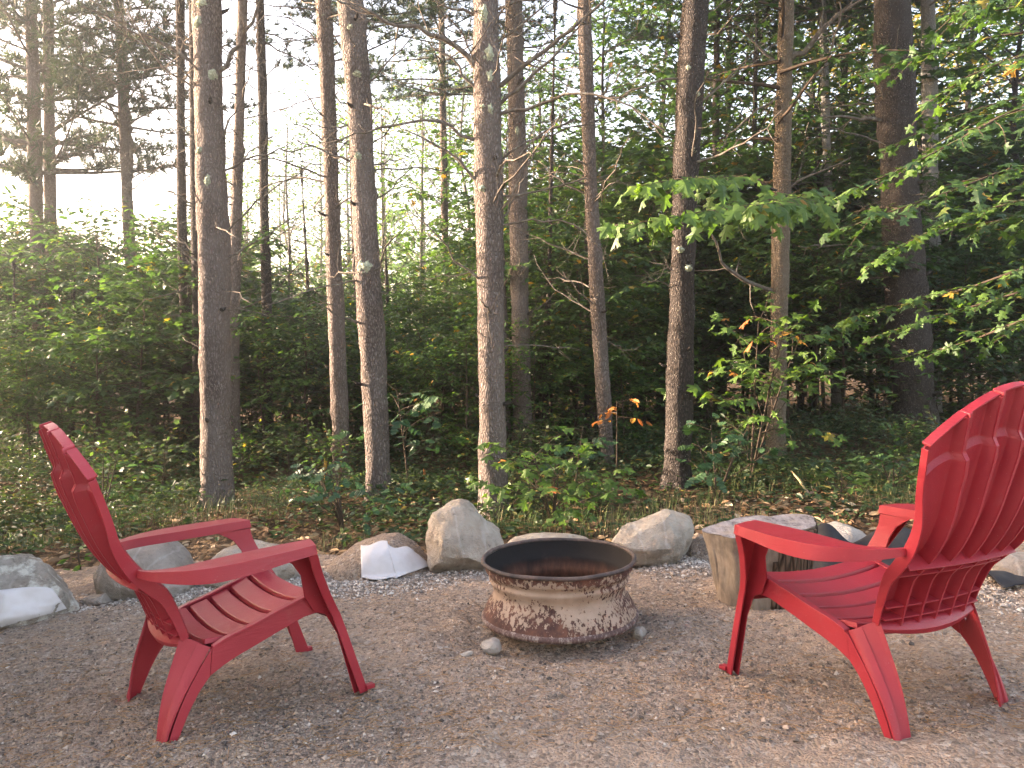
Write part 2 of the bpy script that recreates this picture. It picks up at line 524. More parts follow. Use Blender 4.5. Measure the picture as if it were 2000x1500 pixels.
o = scatter_stones('pebbles', x, y, s, M['pebble']); tag(o, kind='stuff', label='small pebbles and crumbs of grit on the gravel')
# a few larger stones lying about
k = 620
py_ = 1130 + 370 * rg.uniform(0, 1, k); px_ = rg.uniform(-60, 2060, k); dd = CAM_H / ((py_ - 693) / CAM_F)
x = (px_ - 1000) / CAM_F * dd; y = dd
keep = rg.uniform(-.6, .9, k) < vnoise(np.stack([x, y, 0 * x], 1), 2.2, 51); x, y = x[keep], y[keep]
o = scatter_stones('small_stones', x, y, np.clip(np.exp(rg.normal(math.log(0.0075), 0.35, len(x))), 0.005, 0.016), M['pebble'], .35); tag(o, kind='stuff', label='loose thumbnail sized stones on the gravel')
# the pale coarse gravel along the foot of the boulders
cx = np.concatenate([rg.normal(-1.02, 0.33, 5200), rg.normal(-1.75, 0.3, 1800), rg.normal(0.98, 0.18, 2200), rg.normal(2.35, 0.35, 3600), rg.normal(-0.35, 0.4, 1500)])
cy = np.concatenate([4.12 + rg.normal(0, 0.14, 5200), 3.95 + rg.normal(0, 0.10, 1800), 4.12 + rg.normal(0, 0.10, 2200), 3.45 + rg.normal(0, 0.22, 3600), 4.22 + rg.normal(0, 0.08, 1500)])
def pale_mat():
    n = N('pale_gravel'); a = n.n('ShaderNodeAttribute'); a.attribute_name = 'rnd'
    col = n.ramp(a.outputs['Fac'], [(0.0, (0.15, 0.13, 0.115)), (0.3, (0.32, 0.265, 0.22)), (0.7, (0.46, 0.385, 0.325)), (1.0, (0.68, 0.62, 0.55))])
    return n.fin(col, 0.9, None, 0.15)
M['pale'] = pale_mat()
s = np.clip(np.exp(rg.normal(math.log(0.0058), 0.35, len(cx))), 0.003, 0.014)
o = scatter_stones('pale_gravel', cx, cy, s, M['pale'], 0.15); tag(o, kind='stuff', label='pale coarse gravel spilled along the foot of the boulders')
# pine needles on the ground
k = 2600
py_ = 1080 + 420 * rg.uniform(0, 1, k) ** 0.7; px_ = rg.uniform(-40, 2040, k)
dd = CAM_H / ((py_ - 693) / CAM_F); x = (px_ - 1000) / CAM_F * dd; y = dd
a = rg.uniform(0, math.pi, k); L = rg.uniform(0.02, 0.06, k)
ca, sa = np.cos(a), np.sin(a)
W_ = 0.0006
t3 = np.array([-0.5, 0, 0.5])
cxs = x[:, None] + L[:, None] * t3 * ca[:, None] + (rg.uniform(-0.006, 0.006, k)[:, None] * np.array([0, 1, 0])) * -sa[:, None]
cys = y[:, None] + L[:, None] * t3 * sa[:, None] + (rg.uniform(-0.006, 0.006, k)[:, None] * np.array([0, 1, 0])) * ca[:, None]
czs = gravel_z(cxs.ravel(), cys.ravel()).reshape(k, 3) + 0.004 + rg.uniform(0, 0.004, (k, 3))
A = np.stack([cxs - W_ * sa[:, None], cys + W_ * ca[:, None], czs], -1); B = np.stack([cxs + W_ * sa[:, None], cys - W_ * ca[:, None], czs], -1)
Cc = np.stack([cxs, cys, czs + 0.0012], -1)
V = np.stack([A, B, Cc], 2).reshape(-1, 3)            # k * 3 stations * 3 verts
base = (np.arange(k) * 9)[:, None, None]
q = np.array([[0, 2, 5, 3], [2, 1, 4, 5], [1, 0, 3, 4], [3, 5, 8, 6], [5, 4, 7, 8], [4, 3, 6, 7]])
n_ = N('dry_needle'); dry = n_.fin(n_.ramp(n_.n('ShaderNodeObjectInfo').outputs['Random'], [(0, (0.36, 0.20, 0.09)), (1, (0.36, 0.20, 0.09))]), 0.8, None, 0.2)
o = put('pine_needles', mk('pine_needles', V, (q[None] + base).reshape(-1, 4)), dry); tag(o, kind='stuff', label='dry orange pine needles lying on the gravel')

# ------------------------------------------------------------------ the two chairs
def plastic():
    n = N('red_plastic')
    v = n.coord((1, 1, 1), shift=False)
    g = n.noise(n.coord((30, 3.5, 30), shift=False), 6, 4, 0.6)
    w = n.noise(v, 3.2, 4, 0.6)
    col = n.mix(n.ramp(w, [(0.35, (0, 0, 0)), (0.7, (1, 1, 1))]), (0.30, 0.017, 0.027), (0.38, 0.030, 0.043))
    dust = n.noise(v, 17, 5, 0.7)
    col = n.mix(n.ramp(dust, [(0.60, (0, 0, 0)), (0.80, (0.20, 0.20, 0.20))]), col, (0.38, 0.17, 0.15))
    speck = n.ramp(n.noise(v, 230, 2), [(0.72, (0, 0, 0)), (0.76, (0.5, 0.5, 0.5))])
    col = n.mix(speck, col, (0.45, 0.30, 0.25))
    rough = n.ramp(n.math('ADD', n.math('MULTIPLY', w, 0.5), n.math('MULTIPLY', dust, 0.5)), [(0.3, (0.36, 0.36, 0.36)), (0.7, (0.56, 0.56, 0.56))])
    return n.fin(col, rough, n.bump(g, 0.3, 0.003), 0.42)
M['red'] = plastic()

BK = np.array([(.205, -.153, .285), (.212, -.180, .374), (.219, -.203, .430), (.228, -.238, .470), (.238, -.280, .518), (.256, -.324, .590), (.276, -.352, .660), (.291, -.378, .727), (.304, -.398, .790)])
_s = np.concatenate([[0], np.cumsum(np.hypot(np.diff(BK[:, 1]), np.diff(BK[:, 2])))]); _s /= _s[-1]
def catmull(ts, xs, t):
    t = np.asarray(t, float)
    m = np.gradient(xs, ts)
    i = np.clip(np.searchsorted(ts, t) - 1, 0, len(ts) - 2)
    h = ts[i + 1] - ts[i]; q = (t - ts[i]) / h
    return (2 * q ** 3 - 3 * q ** 2 + 1) * xs[i] + (q ** 3 - 2 * q ** 2 + q) * h * m[i] + (-2 * q ** 3 + 3 * q ** 2) * xs[i + 1] + (q ** 3 - q ** 2) * h * m[i + 1]
def back_pt(u, t):
    w, ye, ze = (catmull(_s, BK[:, i], t) for i in range(3))
    bul = 0.012 + 0.022 * t
    arch = 0.150 * np.clip((t - 0.45) / 0.55, 0, 1) ** 1.6
    a = 1 - np.abs(u) ** 1.9
    y = ye - bul * (1 - u * u) - 0.20 * arch * a
    return np.stack([w * u, y, ze + arch * a], -1)
def back_nrm(u, t):
    e = 1e-3
    a = back_pt(np.clip(u + e, -1, 1), t) - back_pt(np.clip(u - e, -1, 1), t)
    b = back_pt(u, np.clip(t + e, 0, 1)) - back_pt(u, np.clip(t - e, 0, 1))
    n = np.cross(a, b); n /= np.linalg.norm(n, axis=-1)[..., None]
    return np.where(n[..., 1:2] > 0, -n, n)            # points to the rear
def back_off(t):
    return -0.013 * smooth((t - 0.865) / 0.02)          # the crest board stands proud of the slats
RIB = 0.030
def back_patch(u0, u1, t0, t1, nu, nt, off0=0.0, off1=0.0, prof=None):
    u = np.linspace(u0, u1, nu)[None, :]; t = np.linspace(t0, t1, nt)
    t = np.unique(np.concatenate([t, [x for x in (0.86, 0.865, 0.885, 0.89) if t0 < x < t1]]))[:, None]
    U, T = np.broadcast_arrays(u, t)
    o = back_off(T) + (off0 + (off1 - off0) * (U - u0) / (u1 - u0) if prof is None else prof(U, T))
    n = back_nrm(U, T)
    return back_pt(U, T) + n * o[..., None], n

def lerp_poly(P, k):
    P = np.asarray(P, float)
    s = np.concatenate([[0], np.cumsum(np.linalg.norm(np.diff(P, axis=0), axis=1))])
    q = np.linspace(0, s[-1], k)
    return np.stack([catmull(s, P[:, i], q) for i in range(P.shape[1])], 1)

def chair_parts(root):
    red = M['red']
    def fin(mb, name, bw=0.0025):
        o = mb.build(name, red, root)
        bevel(o, bw, 2); shade(o, 40)
        return o
    # six back slats, each a curved panel with sloping flanks; five ribs between them
    d_flat, d_slope = 0.055, 0.19
    for k in range(6):
        u0 = (k + (d_flat if k > 0 else 0)) / 3 - 1; u1 = (k + 1 - (d_flat if k < 5 else 0)) / 3 - 1
        def prof(U, T, k=k):
            f = (U + 1) * 3 - k
            l = np.where(k > 0, smooth((d_slope - f) / (d_slope - d_flat)), 0); r = np.where(k < 5, smooth((d_slope - (1 - f)) / (d_slope - d_flat)), 0)
            return RIB * (1 - .30 * smooth((T - .80) / .12)) * np.maximum(l, r) - 0.010 * (1 - (2 * f - 1) ** 2)
        A, n = back_patch(u0, u1, 0, 1, 17, 34, prof=prof)
        fin(MB().add(*slab(A, -n, 0.005)), 'back_slat', 0.0012)
    for k in range(1, 6):
        uc = k / 3 - 1
        A, n = back_patch(uc - d_flat / 3 * 1.02, uc + d_flat / 3 * 1.02, 0.0, 1, 3, 34, prof=lambda U, T: RIB * (1 - .30 * smooth((T - .80) / .12)) + 0 * U)
        fin(MB().add(*slab(A + n * 0.0015, -n, 0.008)), 'back_rib', 0.0012)
    # flanges down both edges and round the top
    for s in (-1, 1):
        t = np.linspace(0.0, 1, 30); u = np.full_like(t, s)
        P, n = back_pt(u, t), back_nrm(u, t)
        P = P - n * (0.004 + 0.014 * smooth((t - .6) / .3))[:, None]
        dep = (0.022 + 0.018 * np.exp(-((t - 0.40) / 0.25) ** 2))[:, None]
        A = np.stack([P, P + n * dep], 1)
        A[..., 0] += s * 0.001
        fin(MB().add(*slab(A, (s, 0, 0), 0.006)), 'side_flange', 0.002)
    mb = MB()
    for k in range(6):
        u = np.linspace(k / 3 - 1 + 0.006, (k + 1) / 3 - 1 - 0.006, 9); t = np.full_like(u, 1.0)
        P, n = back_pt(u, t), back_nrm(u, t)
        P = P - n * 0.026
        up = back_pt(u, t) - back_pt(u, t - 0.02); up /= np.linalg.norm(up, axis=1)[:, None]
        A = np.stack([P, P + n * 0.028], 1) + (up * (0.001 if k % 2 else 0.004))[:, None, :]
        mb.add(*slab(A, up[:, None, :], 0.006))
        if k < 5:
            uu = np.array([(k + 1) / 3 - 1 - 0.012, (k + 1) / 3 - 1 + 0.012]); tt = np.full(2, 1.0)
            P, n = back_pt(uu, tt), back_nrm(uu, tt)
            A = np.stack([P - n * 0.020, P + n * 0.012], 1) + np.array([0, 0, 0.0005])
            mb.add(*slab(A, (0, 0, 1), 0.012))
    fin(mb, 'crest_rail', 0.002)
    # ledges across the back
    for t, D in ((0.405, RIB + 0.014), (0.325, RIB + 0.003), (0.10, RIB - 0.002), (0.035, RIB)):
        u = np.linspace(-0.985, 0.985, 40); tt = np.full_like(u, t)
        P, n = back_pt(u, tt), back_nrm(u, tt)
        flat = n
        A = np.stack([P - flat * 0.004, P + flat * D], 1)
        up = np.cross(np.broadcast_to([1.0, 0, 0], flat.shape), flat); up *= np.sign(up[:, 2:3])
        fin(MB().add(*slab(A, up[:, None, :], 0.005)), 'back_bar', 0.0012)
    # seat: five scooped slats on a pan
    rows = [(-.108, -.049, .275, .2705, .222), (-.034, .024, .272, .286, .228), (.040, .096, .288, .305, .233), (.112, .170, .311, .332, .237), (.186, .242, .338, .355, .239)]
    for y0, y1, z0, z1, w in rows:
        x = np.linspace(-1, 1, 17)
        drop = 0.020 * (1 - x * x)
        A = np.zeros((2, 17, 3))
        A[:, :, 0] = x * w; A[0, :, 1] = y0; A[1, :, 1] = y1; A[0, :, 2] = z0 - drop; A[1, :, 2] = z1 - drop
        B = A.copy(); B[:, :, 2] -= 0.016; B[0, :, 1] -= 0.004; B[1, :, 1] += 0.004; B[:, :, 0] *= 1.018
        fin(MB().add(*sheet(A, B)), 'seat_slat', 0.003)
    x = np.linspace(-1, 1, 15)[None, :]
    yy = np.array([-.150, -.098, -.033, .036, .104, .174, .238, .262, .272, .272])[:, None]
    zz = np.array([.258, .250, .2465, .263, .2835, .310, .330, .332, .318, .262])[:, None]
    ww = np.array([.212, .236, .241, .243, .245, .247, .247, .247, .247, .247])[:, None]
    A = np.stack(np.broadcast_arrays(x * ww, yy, zz - 0.020 * (1 - x * x) * np.where(yy < 0.25, 1, 0.5)), -1)
    fin(MB().add(*slab(A, (0, 0, -1), 0.005)), 'seat_pan', 0.0015)
    x = np.linspace(-1, 1, 21)
    A = np.zeros((4, 21, 3))
    for i, (y, z, dz, dy) in enumerate([(-.158, .290, 0.0, .016), (-.172, .282, .006, .022), (-.178, .272, .016, .026), (-.172, .264, .024, .024)]):
        A[i, :, 0] = x * .205; A[i, :, 1] = y - dy * (1 - x * x); A[i, :, 2] = z - dz * (1 - x * x)
    fin(MB().add(*slab(A, (0, 1, 0), 0.005)), 'rear_apron', 0.0015)
    for s in (-1, 1):
        # side rail with its lip
        top = lerp_poly([(.212, .341), (.105, .312), (.022, .287), (-.060, .266), (-.096, .251)], 10)
        bot = lerp_poly([(.283, .270), (.225, .282), (.155, .265), (.045, .230), (-.060, .194), (-.107, .170)], 10)
        mb = MB().add(*prism(list(map(tuple, top)) + list(map(tuple, bot[::-1])), s * .242, s * .251))
        A = np.zeros((10, 2, 3)); A[:, 0, 0] = s * .234; A[:, 1, 0] = s * .259
        A[:, :, 1] = top[:, None, 0]; A[:, :, 2] = top[:, None, 1] - 0.002
        mb.add(*slab(A, (0, 0.1, 1), 0.008))
        fin(mb, 'side_rail', 0.002)
        # rear leg: skirt, blade and raised lip
        e0 = lerp_poly([(-.0975, .250), (-.133, .203), (-.190, .114), (-.232, .021), (-.243, -.012)], 12)
        e1 = lerp_poly([(-.108, .169), (-.135, .140), (-.160, .104), (-.200, .030), (-.220, -.012)], 12)
        mb = MB().add(*prism(list(map(tuple, e0)) + list(map(tuple, e1[::-1])), s * .243, s * .252))
        inn = lerp_poly([(.206, -.172, .296), (.203, -.203, .215), (.201, -.230, .141), (.199, -.249, .060), (.198, -.260, -.012)], 12)
        out = lerp_poly([(.249, -.099, .254), (.251, -.138, .198), (.253, -.192, .116), (.254, -.230, .040), (.254, -.248, -.012)], 12)
        A = np.zeros((12, 6, 3))
        for j, (f, rise) in enumerate([(0, 0), (.34, 0), (.58, 0), (.63, .007), (.85, .009), (1, .006)]):
            A[:, j] = inn + (out - inn) * f
            A[:, j, 1] -= rise; A[:, j, 2] += rise * 0.4
        A[:, :, 0] *= s
        mb.add(*slab(A, (0, 0.93, -0.36), 0.006))
        A = np.zeros((12, 2, 3)); A[:, 0] = inn + [0, .002, 0]; A[:, 1, 0] = .246; A[:, 1, 1] = e1[:, 0] + .001; A[:, 1, 2] = e1[:, 1]
        A[:, :, 0] *= s
        mb.add(*slab(A, (s * .5, -.85, 0), 0.004))
        fin(mb, 'rear_leg', 0.002)
        # front leg: a channel open to the outside - outer flange, front web, inner web that arches into the armrest
        zl = [.497, .480, .46, .42, .345, .29, .27, .20, .12, -.012]
        Af = np.array([(.397, .192), (.387, .200), (.374, .208), (.350, .226), (.312, .262), (.291, .290), (.287, .300), (.281, .323), (.276, .347), (.265, .388)])
        If = np.array([(.291, .215), (.290, .217), (.289, .221), (.283, .236), (.266, .272), (.254, .300), (.250, .308), (.242, .332), (.237, .354), (.228, .392)])
        Ir = np.array([(.292, .092), (.291, .122), (.290, .150), (.286, .175), (.266, .190), (.255, .222), (.252, .262), (.247, .298), (.246, .316), (.246, .345)])
        A = np.zeros((10, 4, 3)); A[:, :, 2] = np.array(zl)[:, None]
        A[:, 0, :2] = Af + [.006, -.031]; A[:, 1, :2] = Af; A[:, 2, :2] = If; A[:, 3, :2] = Ir
        B = A.copy(); B[:, 0, 0] -= .006; B[:, 1, :2] += [-.006, -.006]; B[:, 2, :2] += [.006, -.006]; B[:, 3, 0] += .006
        A[:, :, 0] *= s; B[:, :, 0] *= s
        mb = MB().add(*sheet(A, B))
        wv, wf = box((s * .264, .394, .003), (.024, .030, .014)); mb.add(wv, wf)
        fin(mb, 'front_leg', 0.002)
        # armrest
        O = np.array([(.402, .190), (.402, .186), (.422, .09), (.434, -.02), (.428, -.11), (.402, -.17), (.352, -.225), (.298, -.265), (.250, -.288)])
        I = np.array([(.288, .218), (.289, .214), (.290, .10), (.298, -.03), (.312, -.14), (.312, -.195), (.290, -.24), (.262, -.266), (.238, -.276)])
        z = np.array([.501, .528, .527, .525, .523, .521, .520, .519, .520]); h = np.array([.000, .028, .032, .040, .043, .040, .034, .026, .020])
        k = 25
        s_ = np.linspace(0, 1, 9); q = np.concatenate([[0, s_[1]], np.linspace(s_[1], 1, k)[1:]])
        f = lambda a: np.concatenate([[a[0]], catmull(s_[1:], a[1:], q[1:])])
        Ox, Oy, Ix, Iy, zz, hh = f(O[:, 0]), f(O[:, 1]), f(I[:, 0]), f(I[:, 1]), f(z), f(h)
        A = np.zeros((len(q), 5, 3))
        A[:, 0] = np.stack([Ix - .002, Iy, zz - np.minimum(hh, .031)], 1); A[:, 1] = np.stack([Ix, Iy, zz], 1)
        A[:, 2] = np.stack([(Ix + Ox) / 2, (Iy + Oy) / 2, zz + .002], 1); A[:, 3] = np.stack([Ox, Oy, zz], 1); A[:, 4] = np.stack([Ox + .004, Oy, zz - hh], 1)
        B = A.copy()
        B[:, 0, 0] += .006; B[:, 4, 0] -= .006; B[:, 1] += [.006, 0, -.006]; B[:, 3] += [-.006, 0, -.006]; B[:, 2, 2] -= .006
        B[0, :, 1] -= .007; B[1, :, 1] -= .007
        A[:, :, 0] *= s; B[:, :, 0] *= s
        fin(MB().add(*sheet(A, B)), 'armrest', 0.004)

def pose(o, X, Y, a, tx, ty, zz):
    xa = Vector((math.cos(a), -math.sin(a), tx)).normalized(); ya = Vector((math.sin(a), math.cos(a), ty)).normalized()
    za = xa.cross(ya).normalized(); ya = za.cross(xa)
    o.matrix_world = Matrix(((xa.x, ya.x, za.x, X), (xa.y, ya.y, za.y, Y), (xa.z, ya.z, za.z, zz), (0, 0, 0, 1)))

ch = thing('adirondack_chair', 'red plastic slatted garden chair facing right, in front of the small grey boulders', 'chair', group='red chairs at the fire ring')
chair_parts(ch)
ch2 = copy_tree(ch)
ch2['label'] = 'red plastic slatted garden chair seen from behind, beside the tree stump'
pose(ch, -.947, 2.611, .935, .064, .036, -.046)
pose(ch2, 1.134, 2.448, -.477, -.006, -.043, .046)

# ------------------------------------------------------------------ fire ring: a steel wheel rim
def lathe(prof, n=96):
    P = np.asarray(prof, float); m = len(P)
    a = np.arange(n) * 2 * math.pi / n
    V = np.stack([P[:, None, 0] * np.cos(a), P[:, None, 0] * np.sin(a), np.repeat(P[:, 1:2], n, 1)], -1).reshape(-1, 3)
    i = np.arange(m - 1)[:, None] * n; j = np.arange(n)[None]; k = (j + 1) % n
    return V, np.stack([i + j, i + k, i + n + k, i + n + j], -1).reshape(-1, 4)
def rust_paint():
    n = N('flaking_paint_on_rust'); v = n.coord((1, 1, 1), shift=False)
    big = n.noise(n.coord((1, 1, 2.2), shift=False), 4.6, 3, 0.5); fine = n.noise(n.coord((1, 1, 0.6), shift=False), 70, 4, 0.7)
    sep = n.n('ShaderNodeSeparateXYZ'); n.l(v, sep.inputs[0])
    zz = n.ramp(n.math('MULTIPLY', sep.outputs['Z'], 4.0), [(0.0, (0.30, 0.30, 0.30)), (0.14, (0.34, 0.34, 0.34)), (0.33, (0.44, 0.44, 0.44)), (0.48, (0.66, 0.66, 0.66)), (0.68, (0.62, 0.62, 0.62)), (0.82, (0.38, 0.38, 0.38)), (1.0, (0.30, 0.30, 0.30))])
    k = n.math('ADD', n.math('ADD', n.math('MULTIPLY', big, 0.70), n.math('MULTIPLY', fine, 1.0)), n.math('MULTIPLY', zz, 0.55))
    rust = n.ramp(n.noise(v, 22, 5, 0.65), [(0.25, (0.045, 0.025, 0.022)), (0.5, (0.105, 0.050, 0.040)), (0.68, (0.18, 0.080, 0.052)), (0.85, (0.27, 0.16, 0.105))])
    paint = n.ramp(n.noise(v, 14, 4), [(0.3, (0.33, 0.23, 0.165)), (0.6, (0.42, 0.305, 0.23)), (0.8, (0.35, 0.245, 0.18))])
    m = n.ramp(k, [(1.145, (0, 0, 0))] + [(1.0, (1, 1, 1))]) if False else n.ramp(n.math('SUBTRACT', k, 0.62), [(0.465, (0, 0, 0)), (0.515, (1, 1, 1))])
    col = n.mix(m, rust, paint)
    h = n.math('ADD', n.math('MULTIPLY', m, 0.8), n.math('MULTIPLY', n.noise(v, 120, 4), 0.4))
    return n.fin(col, 0.85, n.bump(h, 0.7, 0.003), 0.25)
def soot():
    n = N('sooty_steel'); v = n.coord((1, 1, 1), shift=False)
    sep = n.n('ShaderNodeSeparateXYZ'); n.l(v, sep.inputs[0])
    w = n.math('ADD', n.math('MULTIPLY', sep.outputs['Z'], 4.0), n.math('MULTIPLY', n.noise(n.coord((1, 1, 0.3), shift=False), 9, 4), 0.35))
    rust = n.ramp(n.noise(n.coord((1, 1, 0.25), shift=False), 40, 4, 0.7), [(0.3, (0.07, 0.035, 0.025)), (0.6, (0.15, 0.066, 0.042)), (0.8, (0.21, 0.10, 0.065))])
    col = n.mix(n.ramp(w, [(0.66, (0, 0, 0)), (0.88, (1, 1, 1))]), rust, (0.017, 0.0145, 0.0135))
    ash = n.ramp(n.noise(v, 6, 4), [(0.70, (0, 0, 0)), (0.85, (0.3, 0.3, 0.3))])
    col = n.mix(ash, col, (0.20, 0.13, 0.10))
    return n.fin(col, 0.8, n.bump(n.noise(v, 60, 4), 0.4, 0.003), 0.12)
def rim_mat():
    n = N('scorched_rim'); v = n.coord((1, 1, 1), shift=False)
    col = n.ramp(n.noise(v, 10, 6, 0.7), [(0.3, (0.028, 0.022, 0.021)), (0.48, (0.070, 0.050, 0.044)), (0.62, (0.14, 0.092, 0.074)), (0.78, (0.27, 0.20, 0.165))])
    return n.fin(col, 0.7, n.bump(n.noise(v, 90, 4), 0.5, 0.003), 0.35)
def rim_low():
    n = N('worn_lower_rim'); v = n.coord((1, 1, 1), shift=False)
    a = n.noise(n.coord((1, 1, 0.4), shift=False), 55, 5, 0.75)
    col = n.ramp(a, [(0.3, (0.06, 0.032, 0.03)), (0.5, (0.12, 0.068, 0.058)), (0.6, (0.30, 0.24, 0.21)), (0.8, (0.44, 0.40, 0.37))])
    return n.fin(col, 0.75, n.bump(a, 0.6, 0.003), 0.35)
M['paint'], M['soot'], M['rim'], M['rim_low'] = rust_paint(), soot(), rim_mat(), rim_low()
ring = thing('fire_ring', 'rusty steel wheel rim used as a fire ring, tan paint flaking off', 'fire ring', (.196, 3.25, .017))
ring.rotation_euler = (R(0.5), R(-1.6), 0)
prof = lerp_poly([(.312, .024), (.307, .040), (.297, .062), (.285, .084), (.273, .102), (.267, .117), (.268, .131), (.274, .146), (.282, .160), (.285, .169), (.281, .178), (.285, .189), (.296, .202), (.300, .218), (.302, .236)], 44)
V, F = lathe(prof); o = MB().add(V, F).build('barrel', M['paint'], ring)
prof = lerp_poly([(.303, .240), (.298, .222), (.291, .204), (.281, .188), (.272, .176), (.266, .150), (.261, .120), (.268, .096), (.286, .064), (.302, .026)], 34)
prof = prof - np.array([.007, 0]); V, F = lathe(prof); MB().add(V, F[:, ::-1]).build('inner_wall', M['soot'], ring)
def roll(r0, z0, a, b, wob=0.0, seed=0):
    t = np.linspace(0, 2 * math.pi, 15)
    V, F = lathe([(r0 + a * math.cos(q), z0 + b * math.sin(q)) for q in t])
    ang = np.arctan2(V[:, 1], V[:, 0])
    V[:, 2] += wob * (np.sin(3 * ang + seed) + 0.6 * np.sin(7 * ang + 2 * seed)) + 0.8 * wob * vnoise(V, 30, seed)
    return V, F
MB().add(*roll(.307, .243, .0085, .0085, .0014, 1)).build('top_rim', M['rim'], ring)
mb = MB().add(*roll(.309, .014, .011, .013, .0010, 2))
mb.build('bottom_rim', M['rim_low'], ring)
a_ = np.linspace(0, 2 * math.pi, 49)[:-1]; rr = np.linspace(0, .268, 12)
V = np.array([[r * math.cos(q), r * math.sin(q), 0.03 + 0.02 * vnoise(np.array([[r * math.cos(q), r * math.sin(q), 0]]), 9, 3)[0]] for r in rr for q in a_])
i = np.arange(11)[:, None] * 48; j = np.arange(48)[None]; k = (j + 1) % 48
n_ = N('ash'); v_ = n_.coord(shift=False); ash = n_.fin(n_.ramp(n_.noise(v_, 18, 5), [(0.35, (0.03, 0.026, 0.024)), (0.6, (0.10, 0.075, 0.06)), (0.75, (0.2, 0.18, 0.165))]), 1.0, n_.bump(n_.noise(v_, 60, 4), 1, 0.01), 0.05)
MB().add(V, np.stack([i + j, i + k, i + 48 + k, i + 48 + j], -1).reshape(-1, 4)).build('ash_bed', ash, ring)

# ------------------------------------------------------------------ boulders
def ico(sub):
    import bmesh
    bm = bmesh.new(); bmesh.ops.create_icosphere(bm, subdivisions=sub, radius=1)
    V = np.array([v.co[:] for v in bm.verts]); F = np.array([[v.index for v in f.verts] for f in bm.faces]); bm.free()
    return V, F
ICO5, ICO3 = ico(5), ico(3)
def rock_mat(name, c0, c1, c2, vein=0.5, mossy=0.0, scale=1.0, pink=0.25, flip=False):
    n = N(name); v = n.coord((1, 1, 1))
    a = n.noise(v, 6 * scale, 6, 0.6); b = n.noise(v, 26 * scale, 5, 0.65); c = n.noise(v, 130 * scale, 3, 0.6)
    col = n.ramp(n.math('ADD', n.math('MULTIPLY', a, 0.65), n.math('MULTIPLY', b, 0.35)), [(0.30, c0), (0.5, c1), (0.68, c2)])
    col = n.mix(n.ramp(n.noise(v, 3.5, 3), [(0.42, (0, 0, 0)), (0.75, (pink, pink, pink))]), col, (0.40, 0.25, 0.16))
    w = n.n('ShaderNodeTexWave', wave_type='BANDS'); w.inputs['Scale'].default_value = 2.2 * scale; w.inputs['Distortion'].default_value = 9; w.inputs['Detail'].default_value = 3; n.l(v, w.inputs['Vector'])
    col = n.mix(n.ramp(w.outputs['Fac'], [(0.95, (0, 0, 0)), (1.0, (vein * .45,) * 3)]), col, (0.62, 0.58, 0.54))
    col = n.mix(n.ramp(b, [(0.26, (0.8, 0.8, 0.8)), (0.36, (0, 0, 0))]), col, tuple(x * 0.45 for x in c0))
    if mossy:
        col = n.mix(n.ramp(n.noise(v, 10, 5, 0.7), [(0.50, (0, 0, 0)), (0.62, (mossy, mossy, mossy))]), col, (0.60, 0.57, 0.50))
        col = n.mix(n.ramp(n.noise(v, 7, 5, 0.7), [(0.60, (0, 0, 0)), (0.7, (mossy, mossy, mossy))]), col, (0.07, 0.075, 0.045))
    h = n.math('ADD', n.math('ADD', n.math('MULTIPLY', b, 0.9), n.math('MULTIPLY', c, 0.35)), n.math('MULTIPLY', a, 0.6))
    return n.fin(col, 0.9, n.bump(h, 1.0, 0.022), 0.2)
M['rock_tan'] = rock_mat('tan_granite', (0.20, 0.165, 0.13), (0.36, 0.315, 0.26), (0.46, 0.415, 0.35))
M['rock_grey'] = rock_mat('grey_granite', (0.16, 0.135, 0.115), (0.29, 0.25, 0.215), (0.38, 0.335, 0.295), 0.4, 0, 1.0, 0.1)
M['rock_moss'] = rock_mat('lichened_granite', (0.15, 0.13, 0.105), (0.30, 0.265, 0.225), (0.42, 0.38, 0.33), 0.3, 0.9)
M['rock_pale'] = rock_mat('pale_granite', (0.28, 0.255, 0.225), (0.43, 0.40, 0.36), (0.54, 0.51, 0.47), 0.3)
M['rock_sand'] = gravel_mat('gravel_covered_stone', 1.0)
